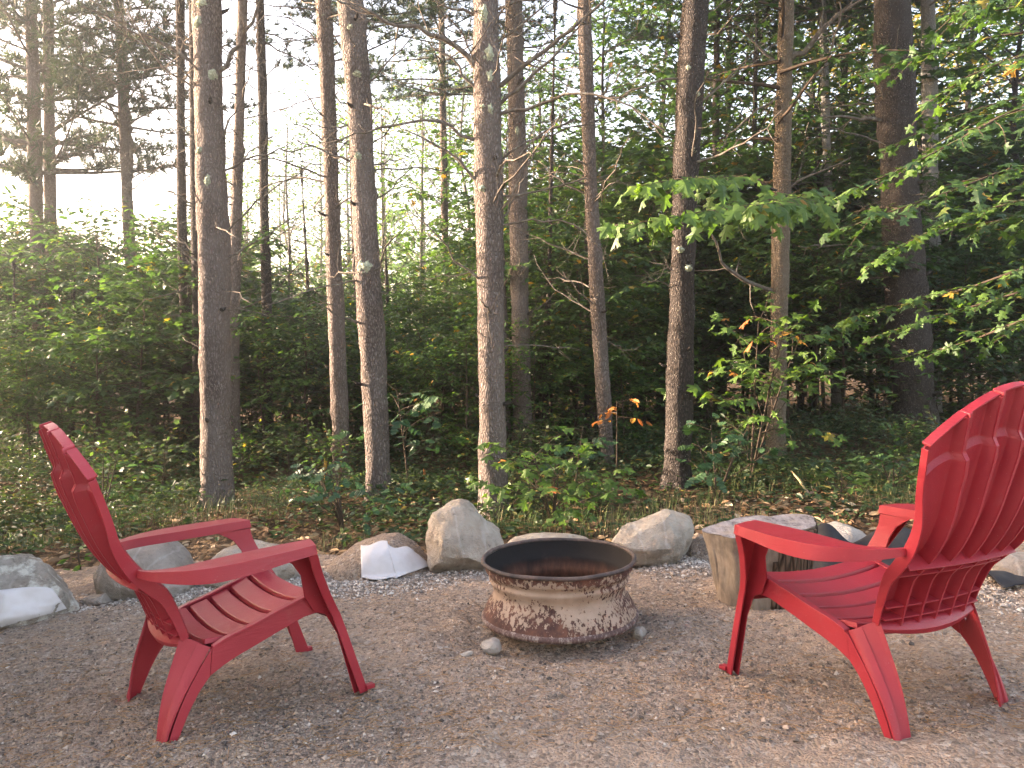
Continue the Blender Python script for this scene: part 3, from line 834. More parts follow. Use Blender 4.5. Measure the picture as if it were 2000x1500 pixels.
def boulder(name, label, cat, poly, Y, depth, seed, m, facets=26, cut=(0.72, 0.98), rough=1.0, geo=None, group=None):
    geo = geo or ICO5
    P = np.array([at(px, py, Y) for px, py in poly])
    cen = np.array([(P[:, 0].max() + P[:, 0].min()) / 2, Y, (P[:, 2].max() + P[:, 2].min()) / 2])
    q = P[:, [0, 2]] - cen[[0, 2]]
    D, F = geo
    th = np.arctan2(D[:, 2], D[:, 0])
    # radial function of the outline
    A = np.arctan2(q[:, 1], q[:, 0]); o_ = np.argsort(A); A, q = A[o_], q[o_]
    A = np.concatenate([A - 2 * math.pi, A, A + 2 * math.pi]); q = np.vstack([q, q, q])
    i = np.clip(np.searchsorted(A, th) - 1, 0, len(A) - 2)
    d = np.stack([np.cos(th), np.sin(th)], 1); p0, p1 = q[i], q[i + 1]; e = p1 - p0
    r = (p0[:, 0] * e[:, 1] - p0[:, 1] * e[:, 0]) / (d[:, 0] * e[:, 1] - d[:, 1] * e[:, 0] + 1e-9)
    rho = np.sqrt(D[:, 0] ** 2 + D[:, 2] ** 2)
    prof_ = np.sqrt(np.clip(1 - np.abs(D[:, 1]) ** 2.2, 0, 1))
    rng = np.random.default_rng(seed)
    V = np.stack([r * prof_ * d[:, 0], depth * np.sign(D[:, 1]) * np.abs(D[:, 1]) ** 0.85, r * prof_ * d[:, 1]], 1)
    sc = np.array([np.abs(q[:, 0]).max(), depth, np.abs(q[:, 1]).max()])
    U = V / sc
    for _ in range(facets):
        n = rng.normal(size=3); n /= np.linalg.norm(n)
        if abs(n[1]) < 0.28: n[1] = math.copysign(0.5, n[1]); n /= np.linalg.norm(n)
        c = rng.uniform(*cut) * (U @ n).max()
        over = U @ n - c
        U = U - np.where(over > 0, over * 0.94, 0)[:, None] * n
    V = U * sc
    nr = V / (np.linalg.norm(V, axis=1)[:, None] + 1e-9)
    s_ = float(sc.mean())
    V = V + nr * (rough * s_ * (0.060 * fbm(V, 3.2 / s_ * 0.35, seed, 3) + 0.036 * fbm(V, 3.2 / s_, seed + 3, 4, 0.6) - 0.05 * np.clip(.16 - np.abs(vnoise(V, 2.1 / s_, seed + 9)), 0, 1) * 3))[:, None]
    me = mk(name, V, F)
    o = put(name, me, m, None, cen)
    shade(o, 28)
    tag(o, label, cat, group)
    return o
gB = 'boulders edging the gravel'
b1 = boulder('boulder', 'wide lichen spotted boulder under white cloth at the edge behind the left chair', 'boulder', [(-150, 1225), (-160, 1130), (-60, 1092), (20, 1093), (70, 1104), (120, 1131), (160, 1166), (170, 1186), (120, 1206), (40, 1235), (-60, 1260)], 3.75, .30, 3, M['rock_moss'], group=gB)
boulder('boulder', 'rounded smooth grey boulder seen through the arms of the left chair', 'boulder', [(198, 1110), (220, 1074), (260, 1062), (328, 1060), (360, 1088), (382, 1135), (374, 1168), (300, 1190), (225, 1185), (203, 1160)], 4.12, .24, 5, M['rock_grey'], 14, (.84, .99), .5, group=gB)
boulder('boulder', 'low tan boulder behind the front of the left chair seat', 'boulder', [(378, 1138), (400, 1102), (430, 1076), (480, 1061), (540, 1064), (580, 1085), (594, 1122), (586, 1155), (480, 1165), (396, 1160)], 4.3, .24, 8, M['rock_tan'], 18, (.8, .98), .7, group=gB)
b4 = boulder('boulder', 'gravel covered rounded boulder with the square white cloth on it', 'boulder', [(628, 1140), (648, 1097), (690, 1066), (740, 1046), (775, 1045), (812, 1066), (840, 1097), (850, 1118), (838, 1155), (700, 1165)], 4.45, .27, 12, M['rock_sand'], 6, (.92, 1.0), .35, group=gB)
boulder('boulder', 'tall pointed pale boulder left of the fire ring', 'boulder', [(835, 1062), (831, 1022), (845, 1002), (880, 984), (899, 977), (916, 984), (946, 1015), (980, 1040), (988, 1064), (972, 1094), (948, 1125), (900, 1142), (848, 1132)], 4.38, .24, 21, M['rock_tan'], 22, (.80, .98), 1.0, group=gB)
boulder('boulder', 'low flat boulder just showing behind the fire ring', 'boulder', [(970, 1085), (1000, 1056), (1040, 1046), (1100, 1045), (1150, 1055), (1185, 1080), (1100, 1110)], 4.7, .26, 24, M['rock_tan'], 12, (.85, 1.0), .6, group=gB)
boulder('boulder', 'angular pale boulder with a steep right face, right of the fire ring', 'boulder', [(1189, 1050), (1214, 1026), (1260, 1012), (1312, 997), (1327, 1001), (1354, 1012), (1357, 1056), (1346, 1086), (1318, 1112), (1260, 1106), (1196, 1090)], 4.28, .22, 33, M['rock_tan'], 24, (.76, .97), 1.0, group=gB)
boulder('boulder', 'small grey gravel covered boulder left of the tree stump', 'boulder', [(1316, 1115), (1343, 1058), (1366, 1043), (1395, 1052), (1428, 1078), (1450, 1125), (1370, 1145)], 4.4, .2, 35, M['rock_sand'], 8, (.9, 1.0), .5, group=gB)
boulder('boulder', 'small pale rounded boulder right of the tree stump', 'boulder', [(1598, 1065), (1606, 1032), (1640, 1021), (1682, 1036), (1702, 1068), (1650, 1090)], 4.25, .16, 41, M['rock_pale'], 10, (.85, 1.0), .5, group=gB)
boulder('boulder', 'white flecked boulder seen under the far arm of the right chair', 'boulder', [(1728, 1068), (1745, 1042), (1790, 1038), (1818, 1060), (1806, 1095), (1740, 1098)], 4.0, .16, 43, M['rock_moss'], 12, (.8, 1.0), .7, group=gB)
b11 = boulder('boulder', 'flat grey boulder on black fabric at the right behind the right chair', 'boulder', [(1905, 1128), (1922, 1092), (1960, 1079), (2030, 1086), (2080, 1115), (2060, 1150), (1940, 1148)], 3.72, .2, 47, M['rock_grey'], 12, (.82, 1.0), .6, group=gB)
boulder('flat_stone', 'small flat grey stone lying at the foot of the rounded grey boulder', 'stone', [(158, 1163), (188, 1162), (214, 1152), (230, 1158), (240, 1174), (180, 1184)], 3.98, .09, 51, M['rock_grey'], 14, (.7, .98), .6, ICO3)
boulder('prop_stone', 'pinkish stone wedged under the left side of the fire ring', 'stone', [(938, 1262), (944, 1248), (960, 1244), (976, 1252), (982, 1266), (972, 1277), (948, 1274)], 3.02, .045, 53, M['rock_pale'], 14, (.72, .98), .7, ICO3, group='stones propping up the fire ring')
boulder('prop_stone', 'rounded stone wedged under the right side of the fire ring', 'stone', [(1234, 1240), (1240, 1226), (1256, 1224), (1266, 1234), (1266, 1248), (1250, 1254), (1236, 1252)], 3.13, .04, 54, M['rock_tan'], 14, (.72, .98), .7, ICO3, group='stones propping up the fire ring')
boulder('stone_shard', 'thin white splinter of stone on the gravel left of the fire ring', 'stone', [(898, 1279), (908, 1274), (921, 1270), (927, 1273), (925, 1287), (918, 1280), (908, 1282)], 2.94, .016, 55, M['rock_pale'], 8, (.6, .98), .5, ICO3)

# ------------------------------------------------------------------ cloths on the boulders
def cloth_mat(name, c, alt):
    n = N(name); v = n.coord(shift=False)
    col = n.mix(n.ramp(n.noise(v, 12, 5, 0.6), [(0.4, (0, 0, 0)), (0.75, (0.6, 0.6, 0.6))]), c, alt)
    return n.fin(col, 0.85, n.bump(n.noise(v, 260, 2), 0.25, 0.002), 0.2)
M['cloth'] = cloth_mat('white_fabric', (0.60, 0.57, 0.565), (0.46, 0.41, 0.385))
M['black_cloth'] = cloth_mat('black_fabric', (0.022, 0.022, 0.026), (0.075, 0.07, 0.065))
def draped(name, label, host, quad, Y, nu, nv, m, lift=0.012, fold=0.010, seed=0, front=0.45, fringe=None):
    """cloth lying on the front of a boulder: each point is dropped onto the boulder along the view axis, then lifted"""
    me = host.data
    bv = BVHTree.FromPolygons([v.co + host.location for v in me.vertices], [tuple(p.vertices) for p in me.polygons])
    q = np.array(quad, float); g = np.zeros((nv, nu, 3))
    for j in range(nv):
        for i in range(nu):
            a, b = i / (nu - 1), j / (nv - 1)
            p = (1 - a) * (1 - b) * q[0] + a * (1 - b) * q[1] + a * b * q[2] + (1 - a) * b * q[3]
            if fringe: p = p + fringe(a, b)
            w = at(p[0], p[1], Y)
            c0 = Vector((0, 0, CAM_H)); d = (Vector(w) - c0).normalized()
            hit = bv.ray_cast(c0 + d * (Y - front - 0.6), d)
            h = hit[0] if hit[0] is not None else None
            gr = None
            for s in np.linspace(Y - 1.0, Y + 0.4, 40):
                pt = c0 + d * (s / d.y)
                if pt.z < 0.045 * 5 * math.tanh(pt.x / 5) - 0.035 * (pt.y - 2.5) + 0.004:
                    gr = pt; break
            best = min([t for t in (h, gr) if t is not None], key=lambda t: t.y, default=Vector(w))
            g[j, i] = best
    for _ in range(5):
        k = g.copy(); k[1:-1, 1:-1] = (g[1:-1, 1:-1] * 2 + g[:-2, 1:-1] + g[2:, 1:-1] + g[1:-1, :-2] + g[1:-1, 2:]) / 6
        g[..., 1] = np.minimum(g[..., 1], k[..., 1]) * 0.7 + k[..., 1] * 0.3; g[..., 2] = np.maximum(g[..., 2], k[..., 2]) * 0.7 + k[..., 2] * 0.3
    P = g.reshape(-1, 3)
    off = lift + fold * np.clip(fbm(P, 5, seed, 3), -0.8, 1.5)
    g = (P + off[:, None] * np.array([0, -0.75, 0.65])).reshape(g.shape)
    A, F = sheet(g, g + np.array([0, -0.0022, 0.002]))
    o = put(name, mk(name, A, F), m); tag(o, label, 'fabric')
    return o
draped('white_cloth', 'square sheet of white landscape fabric hanging down the gravel covered boulder', b4, [(705, 1066), (757, 1060), (776, 1134), (707, 1131)], 4.45, 26, 30, M['cloth'], 0.014, 0.006, 3, fringe=lambda a, b: np.array([12 * math.sin(a * 3.1) * b, 3 * math.sin(a * 6)]))
draped('white_cloth', 'rumpled flap of white landscape fabric between the square sheet and the pointed boulder', b4, [(757, 1064), (818, 1080), (842, 1106), (774, 1131)], 4.45, 26, 22, M['cloth'], 0.012, 0.012, 7, fringe=lambda a, b: np.array([0, 5 * math.sin(a * 7.5) * (1 - b)]))
draped('white_cloth', 'large white landscape fabric wrapped over the lichen spotted boulder', b1, [(-120, 1132), (104, 1163), (132, 1190), (-120, 1262)], 3.75, 40, 26, M['cloth'], 0.014, 0.012, 11, fringe=lambda a, b: np.array([0, 12 * math.sin(a * 5) * (1 - b)]))
# black fabric laid over the bank to the right of the stump
gxs, gys = np.linspace(1.42, 2.36, 70), np.linspace(3.62, 4.28, 50)
XX, YY = np.meshgrid(gxs, gys)
def bank(x, y):
    P = np.stack([x, y, 0 * x], 1)
    h = 0.15 * np.exp(-((x - 1.58) / .085) ** 2 - ((y - 4.02) / .14) ** 2) + 0.13 * np.exp(-((x - 1.90) / .15) ** 2 - ((y - 3.98) / .14) ** 2) + 0.07 * np.exp(-((x - 2.2) / .16) ** 2 - ((y - 3.85) / .13) ** 2) + 0.055 * np.exp(-((y - 3.98) / .2) ** 2)
    rim = smooth((y - 3.62) / .1) * smooth((4.28 - y) / .1) * smooth((x - 1.42) / .06) * smooth((2.36 - x) / .08)
    return G(x, y) + 0.012 + rim * (h + 0.018 * np.abs(fbm(P, 6, 5, 3)))
Zb = bank(XX.ravel(), YY.ravel()).reshape(XX.shape)
A = np.stack([XX + .02 * vnoise(np.stack([YY.ravel(), XX.ravel(), 0 * XX.ravel()], 1), 4, 2).reshape(XX.shape), YY, Zb], -1)
o = put('black_cloth', mk('black_cloth', *sheet(A, A + [0, 0, .003])), M['black_cloth']); tag(o, 'black landscape fabric rumpled over the bank right of the tree stump', 'fabric')
gxs, gys = np.linspace(2.12, 2.72, 40), np.linspace(3.42, 3.72, 24)
XX, YY = np.meshgrid(gxs, gys)
Zb = G(XX, YY) + .012 + .035 * np.exp(-((YY - 3.55) / .08) ** 2) + .012 * fbm(np.stack([XX.ravel(), YY.ravel(), 0 * XX.ravel()], 1), 7, 6, 3).reshape(XX.shape)
A = np.stack([XX, YY + .03 * np.sin(XX * 9), Zb], -1)
o = put('black_cloth', mk('black_cloth', *sheet(A, A + [0, 0, .003])), M['black_cloth']); tag(o, 'strip of black landscape fabric showing under the flat grey boulder', 'fabric')

# ------------------------------------------------------------------ the stump
def stump_mats():
    n = N('stump_side'); v = n.coord((1, 1, 0.18), shift=False); v1 = n.coord((1, 1, 1), shift=False)
    a = n.noise(v1, 5, 4); b = n.noise(v, 60, 4, 0.7)
    col = n.ramp(n.math('ADD', n.math('MULTIPLY', a, 0.5), n.math('MULTIPLY', b, 0.5)), [(0.3, (0.11, 0.083, 0.063)), (0.5, (0.21, 0.168, 0.132)), (0.7, (0.31, 0.26, 0.212))])
    col = n.mix(n.ramp(n.noise(v1, 9, 4), [(0.52, (0, 0, 0)), (0.68, (0.75, 0.75, 0.75))]), col, (0.07, 0.06, 0.05))
    side = n.fin(col, 0.9, n.bump(b, 0.5, 0.006), 0.15)
    n = N('stump_bark'); v = n.coord((1, 1, 0.12), shift=False)
    e = n.voro(v, 42, 'DISTANCE_TO_EDGE'); b = n.noise(v, 90, 4, 0.7)
    col = n.ramp(n.math('ADD', n.math('MULTIPLY', n.ramp(e, [(0, (0, 0, 0)), (0.2, (1, 1, 1))]), 0.5), n.math('MULTIPLY', b, 0.6)), [(0.2, (0.016, 0.011, 0.008)), (0.55, (0.070, 0.046, 0.032)), (0.9, (0.16, 0.112, 0.082))])
    bark = n.fin(col, 0.95, n.bump(e, 1.0, 0.02), 0.1)
    n = N('cut_wood'); v = n.coord((1, 1, 1), shift=False)
    w = n.n('ShaderNodeTexWave', wave_type='RINGS', rings_direction='Z'); w.inputs['Scale'].default_value = 30; w.inputs['Distortion'].default_value = 3; w.inputs['Detail'].default_value = 3; n.l(v, w.inputs['Vector'])
    st = n.noise(n.coord((3, 1, 1), shift=False), 12, 5, 0.7)
    col = n.ramp(n.math('ADD', n.math('MULTIPLY', w.outputs['Fac'], 0.03), n.math('MULTIPLY', st, 0.97)), [(0.30, (0.055, 0.050, 0.052)), (0.46, (0.20, 0.185, 0.19)), (0.75, (0.36, 0.335, 0.335))])
    col = n.mix(n.ramp(n.noise(v, 5, 4), [(0.5, (0, 0, 0)), (0.68, (0.5, 0.5, 0.5))]), col, (0.36, 0.28, 0.20))
    top = n.fin(col, 0.9, n.bump(st, 0.8, 0.008), 0.15)
    return side, bark, top
M['stump_side'], M['stump_bark'], M['stump_top'] = stump_mats()
SX, SY = 1.085, 3.46
SZ = float(G(SX, SY)) - 0.02
stump = thing('tree_stump', 'upturned sawn tree stump with weathered grey top and ragged bark, behind the right chair', 'tree stump', (SX, SY, SZ))
na, nz = 120, 30
ang = np.arange(na) * 2 * math.pi / na
def stump_r(a, f):
    left = smooth((np.cos(a - math.pi) + 0.4) / 1.4)
    r = 0.158 + 0.052 * f ** 0.8 + 0.012 * left * f ** 4
    r = r + 0.014 * np.cos(2 * a + 0.5) + 0.008 * np.sin(5 * a) * (0.5 + f)
    notch = np.exp(-((a - 1.05) / 0.16) ** 2) * 0.03 * smooth((f - 0.6) / 0.4)
    return r - notch
def stump_top(x, y): return 0.352 + 0.15 * x - 0.02 * y
rows = []
for f in np.linspace(0, 1, nz):
    r = stump_r(ang, f); x, y = r * np.cos(ang), r * np.sin(ang)
    rows.append(np.stack([x, y, f * stump_top(x, y)], 1))
A = np.array(rows); P = A.reshape(-1, 3)
A = (P + (0.007 * fbm(P * [1, 1, 0.3], 16, 3, 4))[:, None] * np.array([1, 1, 0]) * np.sign(P)).reshape(A.shape)
i = np.arange(nz - 1)[:, None] * na; j = np.arange(na)[None]; k = (j + 1) % na
MB().add(A.reshape(-1, 3), np.stack([i + j, i + k, i + na + k, i + na + j], -1).reshape(-1, 4)).build('wood_body', M['stump_side'], stump)
fr = np.linspace(0, 1, 16)
T = np.array([np.stack([A[-1, :, 0] * f, A[-1, :, 1] * f, stump_top(A[-1, :, 0] * f, A[-1, :, 1] * f)], 1) for f in fr])
P = T.reshape(-1, 3); P[:, 2] += 0.0015 + 0.004 * fbm(P * [1, 3, 1], 14, 8, 3) * np.repeat(1 - fr ** 6, na)
i = np.arange(15)[:, None] * na
MB().add(P, np.stack([i + j, i + k, i + na + k, i + na + j], -1).reshape(-1, 4)).build('cut_top', M['stump_top'], stump)
aa = np.linspace(-1.5, 1.4, 70); ff = np.linspace(0.0, 0.985, 40)
g = np.zeros((40, 70, 3)); g2 = g.copy()
for q, f in enumerate(ff):
    r = stump_r(aa, f); x, y = r * np.cos(aa), r * np.sin(aa)
    w_ = fbm(np.stack([aa * 9, 0 * aa + f * 1.6, 0 * aa], 1), 2.2, 6, 3)
    rr_ = r + .007 + .008 * np.clip(w_, -.7, 1) * smooth((aa + 1.5) / .1)
    g[q] = np.stack([x * .98, y * .98, f * stump_top(x, y)], 1); g2[q] = np.stack([rr_ * np.cos(aa), rr_ * np.sin(aa), f * stump_top(x, y)], 1)
MB().add(*sheet(g2, g)).build('bark', M['stump_bark'], stump)
# slabs of bark left on the right-hand side, each a ridge of its own
rb = np.random.default_rng(5)
a0 = -1.62
while a0 < 1.25:
    w_ = rb.uniform(0.07, 0.15); f0, f1 = rb.uniform(0.0, 0.12), rb.uniform(0.93, 0.995)
    if a0 < -1.52: f1 = rb.uniform(0.6, 0.85)
    aa = np.linspace(a0, a0 + w_ * 0.92, 5); ff = np.linspace(f0, f1, 12)
    g = np.zeros((12, 5, 3)); g2 = g.copy(); th_ = rb.uniform(0.012, 0.024)
    for q, f in enumerate(ff):
        r = stump_r(aa, f); x, y = r * np.cos(aa), r * np.sin(aa)
        g[q] = np.stack([x * .985, y * .985, f * stump_top(x, y)], 1)
        bump_ = th_ * (1 - 0.55 * (np.linspace(-1, 1, 5)) ** 2) * (0.75 + 0.4 * vnoise(np.stack([aa * 9, 0 * aa + f * 9, 0 * aa + a0], 1), 1.0, 4))
        g2[q] = np.stack([(r + bump_) * np.cos(aa), (r + bump_) * np.sin(aa), f * stump_top(x, y) - 0.002], 1)
    MB().add(*sheet(g2, g)).build('bark_slab', M['stump_bark'], stump)
    a0 += w_

# ------------------------------------------------------------------ survey stakes
n_ = N('yellow_stake'); v_ = n_.coord(); M['stake'] = n_.fin(n_.ramp(n_.noise(v_, 20, 4), [(0.3, (0.42, 0.22, 0.05)), (0.6, (0.60, 0.34, 0.07))]), 0.8, None, 0.2)
n_ = N('orange_stake'); v_ = n_.coord(); M['stake2'] = n_.fin(n_.ramp(n_.noise(v_, 20, 4), [(0.3, (0.42, 0.15, 0.04)), (0.6, (0.60, 0.22, 0.06))]), 0.8, None, 0.2)
n_ = N('stake_ribbon'); M['ribbon'] = n_.fin((0.62, 0.36, 0.06), 0.6, None, 0.3)
def stake(px, pt, pb, Y, m, label, ribbon):
    p = at(px, pb, Y); q = at(px - 2, pt, Y)
    st = thing('survey_stake', label, 'stake', p, 0.4)
    h = q[2] - p[2]
    V, F = box((0, 0, h / 2), (.026, .014, h)); V[V[:, 2] > h * .9, 0] *= 0.75
    MB().add(V, F).build('stake_post', m, st, False)
    if ribbon:
        A = np.array([[[-.014, -.009, h * .93], [.016, -.009, h * .93]], [[-.018, -.014, h * .8], [.012, -.016, h * .79]], [[-.030, -.012, h * .66], [-.004, -.017, h * .64]]])
        MB().add(*slab(A, (0, -1, 0), .0015)).build('ribbon', M['ribbon'], st)
stake(636, 896, 962, 7.3, M['stake'], 'yellow wooden survey stake standing left of the slim pine', True)
stake(829, 916, 965, 7.6, M['stake2'], 'short orange survey stake in the undergrowth behind the pointed boulder', False)

# ================================================================== vegetation
# ---- leaf shapes: vertices as (along, across, up), unit length
OVATE = (np.array([[0, 0, 0], [.30, .22, .05], [.68, .21, .03], [1, 0, -.10], [.68, -.21, .03], [.30, -.22, .05]]), np.array([[0, 1, 2, 3], [0, 3, 4, 5]]))
def maple_shape():
    half = [(.0, .0), (-.06, .16), (.02, .40), (.16, .30), (.22, .22), (.34, .34), (.46, .62), (.54, .46), (.66, .44), (.58, .28), (.56, .16), (.74, .20), (.80, .12), (1.02, 0)]
    pts = half + [(a, -b) for a, b in half[-2:0:-1]]
    V = [(.34, 0, .03)] + [(a, b, -.10 * abs(b) - .10 * max(a - .5, 0) + (.0 if i else 0)) for i, (a, b) in enumerate(pts)]
    n = len(pts)
    return np.array(V, float), np.array([[0, 1 + i, 1 + (i + 1) % n] for i in range(n)])
MAPLE = maple_shape()
def maple_simple():
    half = [(0, 0), (.02, .38), (.24, .24), (.48, .56), (.58, .22), (1.0, 0)]
    pts = half + [(a, -b) for a, b in half[-2:0:-1]]
    V = [(.36, 0, .04)] + [(a, b, -.12 * abs(b)) for a, b in pts]
    n = len(pts)
    return np.array(V, float), np.array([[0, 1 + i, 1 + (i + 1) % n] for i in range(n)])
MAPLE_S = maple_simple()
def oak_shape():
    half = [(0, 0), (.12, .07), (.24, .24), (.32, .12), (.44, .34), (.54, .15), (.66, .30), (.74, .13), (.86, .20), (.90, .08), (1.0, 0)]
    pts = half + [(a, -b) for a, b in half[-2:0:-1]]
    n = len(pts); m = len(half)
    V = [(a, b, -.10 * abs(b) - .08 * a * a) for a, b in pts]
    F = []
    for i in range(m - 2):
        a, b, c, d = i, i + 1, (n - i - 1) % n, (n - i) % n
        F.append([a, b, c, d] if i else [0, 1, n - 1, 0])
    F = [f for f in F]
    T = []
    for f in F:
        T.append(f[:3]);
        if f[3] != f[0]: T.append([f[0], f[2], f[3]])
    T.append([m - 2, m - 1, m])
    return np.array(V, float), np.array(T)
OAK = oak_shape()
def tuft_shape(n=22, seed=1):
    r = np.random.default_rng(seed); V, F = [], []
    for i in range(n):
        a = r.uniform(0, 2 * math.pi); c = r.uniform(0.15, 1.0)
        d = np.array([c, math.sqrt(max(1 - c * c, 0)) * math.cos(a), math.sqrt(max(1 - c * c, 0)) * math.sin(a)]) * r.uniform(.7, 1.05)
        s = np.cross(d, r.normal(size=3)); s *= .035 / np.linalg.norm(s)
        k = len(V); V += [-s, s, d]; F.append([k, k + 1, k + 2])
    return np.array(V), np.array(F)
TUFT = tuft_shape()

def unit(a):
    return a / (np.linalg.norm(a, axis=-1, keepdims=True) + 1e-9)
def leaves(shape, P, D, Nn, S):
    """place the leaf shape at P, pointing along D with normal Nn and size S -> V, F"""
    T, F = shape
    D = unit(D); B = unit(np.cross(Nn, D)); U = np.cross(D, B)
    V = P[:, None, :] + S[:, None, None] * (T[None, :, 0:1] * D[:, None, :] + T[None, :, 1:2] * B[:, None, :] + T[None, :, 2:3] * U[:, None, :])
    k = len(P)
    return V.reshape(-1, 3), (F[None] + (np.arange(k) * len(T))[:, None, None]).reshape(-1, F.shape[1])

def spray(rng, limb, spread, step=0.055, twig_gap=0.11, flat=0.28, droop=0.25):
    """twigs and leaf positions along one limb polyline -> list of twig polylines, leaf P, D, N"""
    limb = np.asarray(limb, float); s = np.concatenate([[0], np.cumsum(np.linalg.norm(np.diff(limb, axis=0), axis=1))]); L = s[-1]
    twigs, P, D = [], [], []
    pos = 0.22 * L + rng.uniform(0, twig_gap); side = 1
    while pos < L * 0.99:
        f = pos / L
        p = np.array([np.interp(pos, s, limb[:, i]) for i in range(3)])
        q = np.array([np.interp(min(pos + .05, L), s, limb[:, i]) for i in range(3)]); r = np.array([np.interp(max(pos - .05, 0), s, limb[:, i]) for i in range(3)])
        d = unit(q - r); lat = unit(np.cross(d, [0, 0, 1.0]))
        tl = spread * (1 - .65 * f) * rng.uniform(.55, 1.15)
        dirn = unit(d * rng.uniform(.5, 1.0) + side * lat * rng.uniform(.6, 1.1) + np.array([0, 0, rng.normal(.02, flat)]))
        m = 4; tp = [p]
        for i in range(m):
            dirn = unit(dirn + np.array([0, 0, -droop * .3]) + rng.normal(0, .10, 3)); tp.append(tp[-1] + dirn * tl / m)
        twigs.append(np.array(tp))
        side = -side; pos += twig_gap * rng.uniform(.6, 1.4)
    twigs.append(limb[-max(2, len(limb) // 2):])
    for tp in twigs:
        ss = np.concatenate([[0], np.cumsum(np.linalg.norm(np.diff(tp, axis=0), axis=1))])
        k = max(2, int(ss[-1] / step)); t = np.linspace(.12, 1, k) * ss[-1]
        pp = np.stack([np.interp(t, ss, tp[:, i]) for i in range(3)], 1)
        g = np.stack([np.interp(np.minimum(t + .02, ss[-1]), ss, tp[:, i]) - np.interp(np.maximum(t - .02, 0), ss, tp[:, i]) for i in range(3)], 1); g = unit(g)
        lat = unit(np.cross(g, np.array([0, 0, 1.0]) + 0 * g))
        sg = np.where(np.arange(k) % 2 == 0, 1, -1)[:, None] * 1.0; sg[-1] = .05
        P.append(pp); D.append(unit(g * .75 + sg * lat * .8 + rng.normal(0, .18, (k, 3)) + np.array([0, 0, -.22])))
    P, D = np.concatenate(P), np.concatenate(D)
    Nn = unit(np.array([0, 0, 1.0]) + rng.normal(0, .38, P.shape))
    return twigs, P, D, Nn

def limb_poly(rng, p0, az, el, L, bend=-.25, m=6, wob=.12):
    d = np.array([math.cos(az) * math.cos(el), math.sin(az) * math.cos(el), math.sin(el)]); P = [np.asarray(p0, float)]
    for i in range(m):
        d = unit(d + np.array([0, 0, bend / m]) + rng.normal(0, wob / 2, 3)); P.append(P[-1] + d * L / m)
    return np.array(P)

def broadleaf(seed, H, spread, leaf, base=.25, nl=18, shape=OVATE, step=.055, gap=.12, r0=.02, top=.92, el0=35, bend=-.30, lean=.06, tw=.42, wood_n=6, keep=1.0):
    """a leafy tree: stem wood, limbs + twigs, leaves (as arrays)"""
    rng = np.random.default_rng(seed)
    m = 10; z = np.linspace(0, 1, m)
    off = np.cumsum(rng.normal(0, lean * H / m, (m, 2)), 0); off[0] = 0
    st = np.column_stack([off, z * H])
    stem, wood, lf = MB(), MB(), MB()
    rad = r0 * (1 - z) ** .8 + r0 * .12
    stem.add(*tube(st, rad, wood_n + 2))
    ga = rng.uniform(0, 6.28)
    for i in range(nl):
        f = base + (top - base) * (i + rng.uniform(0, .8)) / nl
        p = np.array([np.interp(f, z, st[:, k]) for k in range(3)])
        ga += 2.4 + rng.uniform(-.4, .4)
        sh = math.sin(math.pi * min(1, (1 - f) / (1 - base) * .80 + .14)) ** .8
        L = spread * sh * rng.uniform(.7, 1.15)
        lb = limb_poly(rng, p, ga, R(el0 * (.35 + .9 * f)) + rng.normal(0, .12), L, bend)
        rr = np.interp(f, z, rad) * .45
        wood.add(*tube(lb, np.linspace(rr, .002, len(lb)), 4, False))
        tws, P, D, Nn = spray(rng, lb, L * tw + .1, step, gap)
        for t in tws[:-1]:
            wood.add(*tube(t, np.linspace(.0028 + rr * .1, .0012, len(t)), 3, False))
        k = rng.uniform(0, 1, len(P)) < keep
        P, D, Nn = P[k], D[k], Nn[k]
        S = leaf * rng.uniform(.65, 1.2, len(P))
        V, F = leaves(shape, P, D, Nn, S)
        lf.add(V, F, np.repeat(np.clip(rng.uniform(0, 1, len(P)) * .98, 0, 1), len(shape[0])))
    # a last tuft of twigs at the tip
    for i in range(4):
        lb = limb_poly(rng, st[-2 - (i % 2)], ga + i * 1.7, R(50), spread * .28, -.3)
        tws, P, D, Nn = spray(rng, lb, spread * .2, step, gap)
        V, F = leaves(shape, P, D, Nn, leaf * rng.uniform(.6, 1.1, len(P)))
        lf.add(V, F, np.repeat(rng.uniform(0, .96, len(P)), len(shape[0])))
        wood.add(*tube(lb, np.linspace(.004, .0015, len(lb)), 3, False))
    return stem, wood, lf

def proto_broadleaf(name, wood_m, leaf_m, part_names=('stem', 'branches', 'crown'), **kw):
    stem, wood, lf = broadleaf(**kw)
    return [(part_names[0], stem.mesh(name + '_stem'), wood_m), (part_names[1], wood.mesh(name + '_branches'), wood_m), (part_names[2], lf.mesh(name + '_leaves', False), leaf_m)]
def plant(parts, name, label, cat, loc, rz, sc, group=None, leaf_m=None):
    t = thing(name, label, cat, loc, rz, group)
    t.scale = (sc, sc, sc) if np.isscalar(sc) else sc
    for pn, me, m in parts:
        o = put(pn, me, None, t)
        mm = leaf_m if (leaf_m is not None and pn in ('crown', 'foliage')) else m
        if not me.materials: me.materials.append(mm)
        elif me.materials[0] is not mm:
            o.material_slots[0].link = 'OBJECT'; o.material_slots[0].material = mm
    return t
def on_floor(x, y, dz=-.03):
    return (x, y, float(floor_z(np.array([x]), np.array([y]))[0]) + dz)
def at_px(px, Y):
    return (px - 1000) / CAM_F * Y * math.cos(CAM_P)

rt = np.random.default_rng(77)
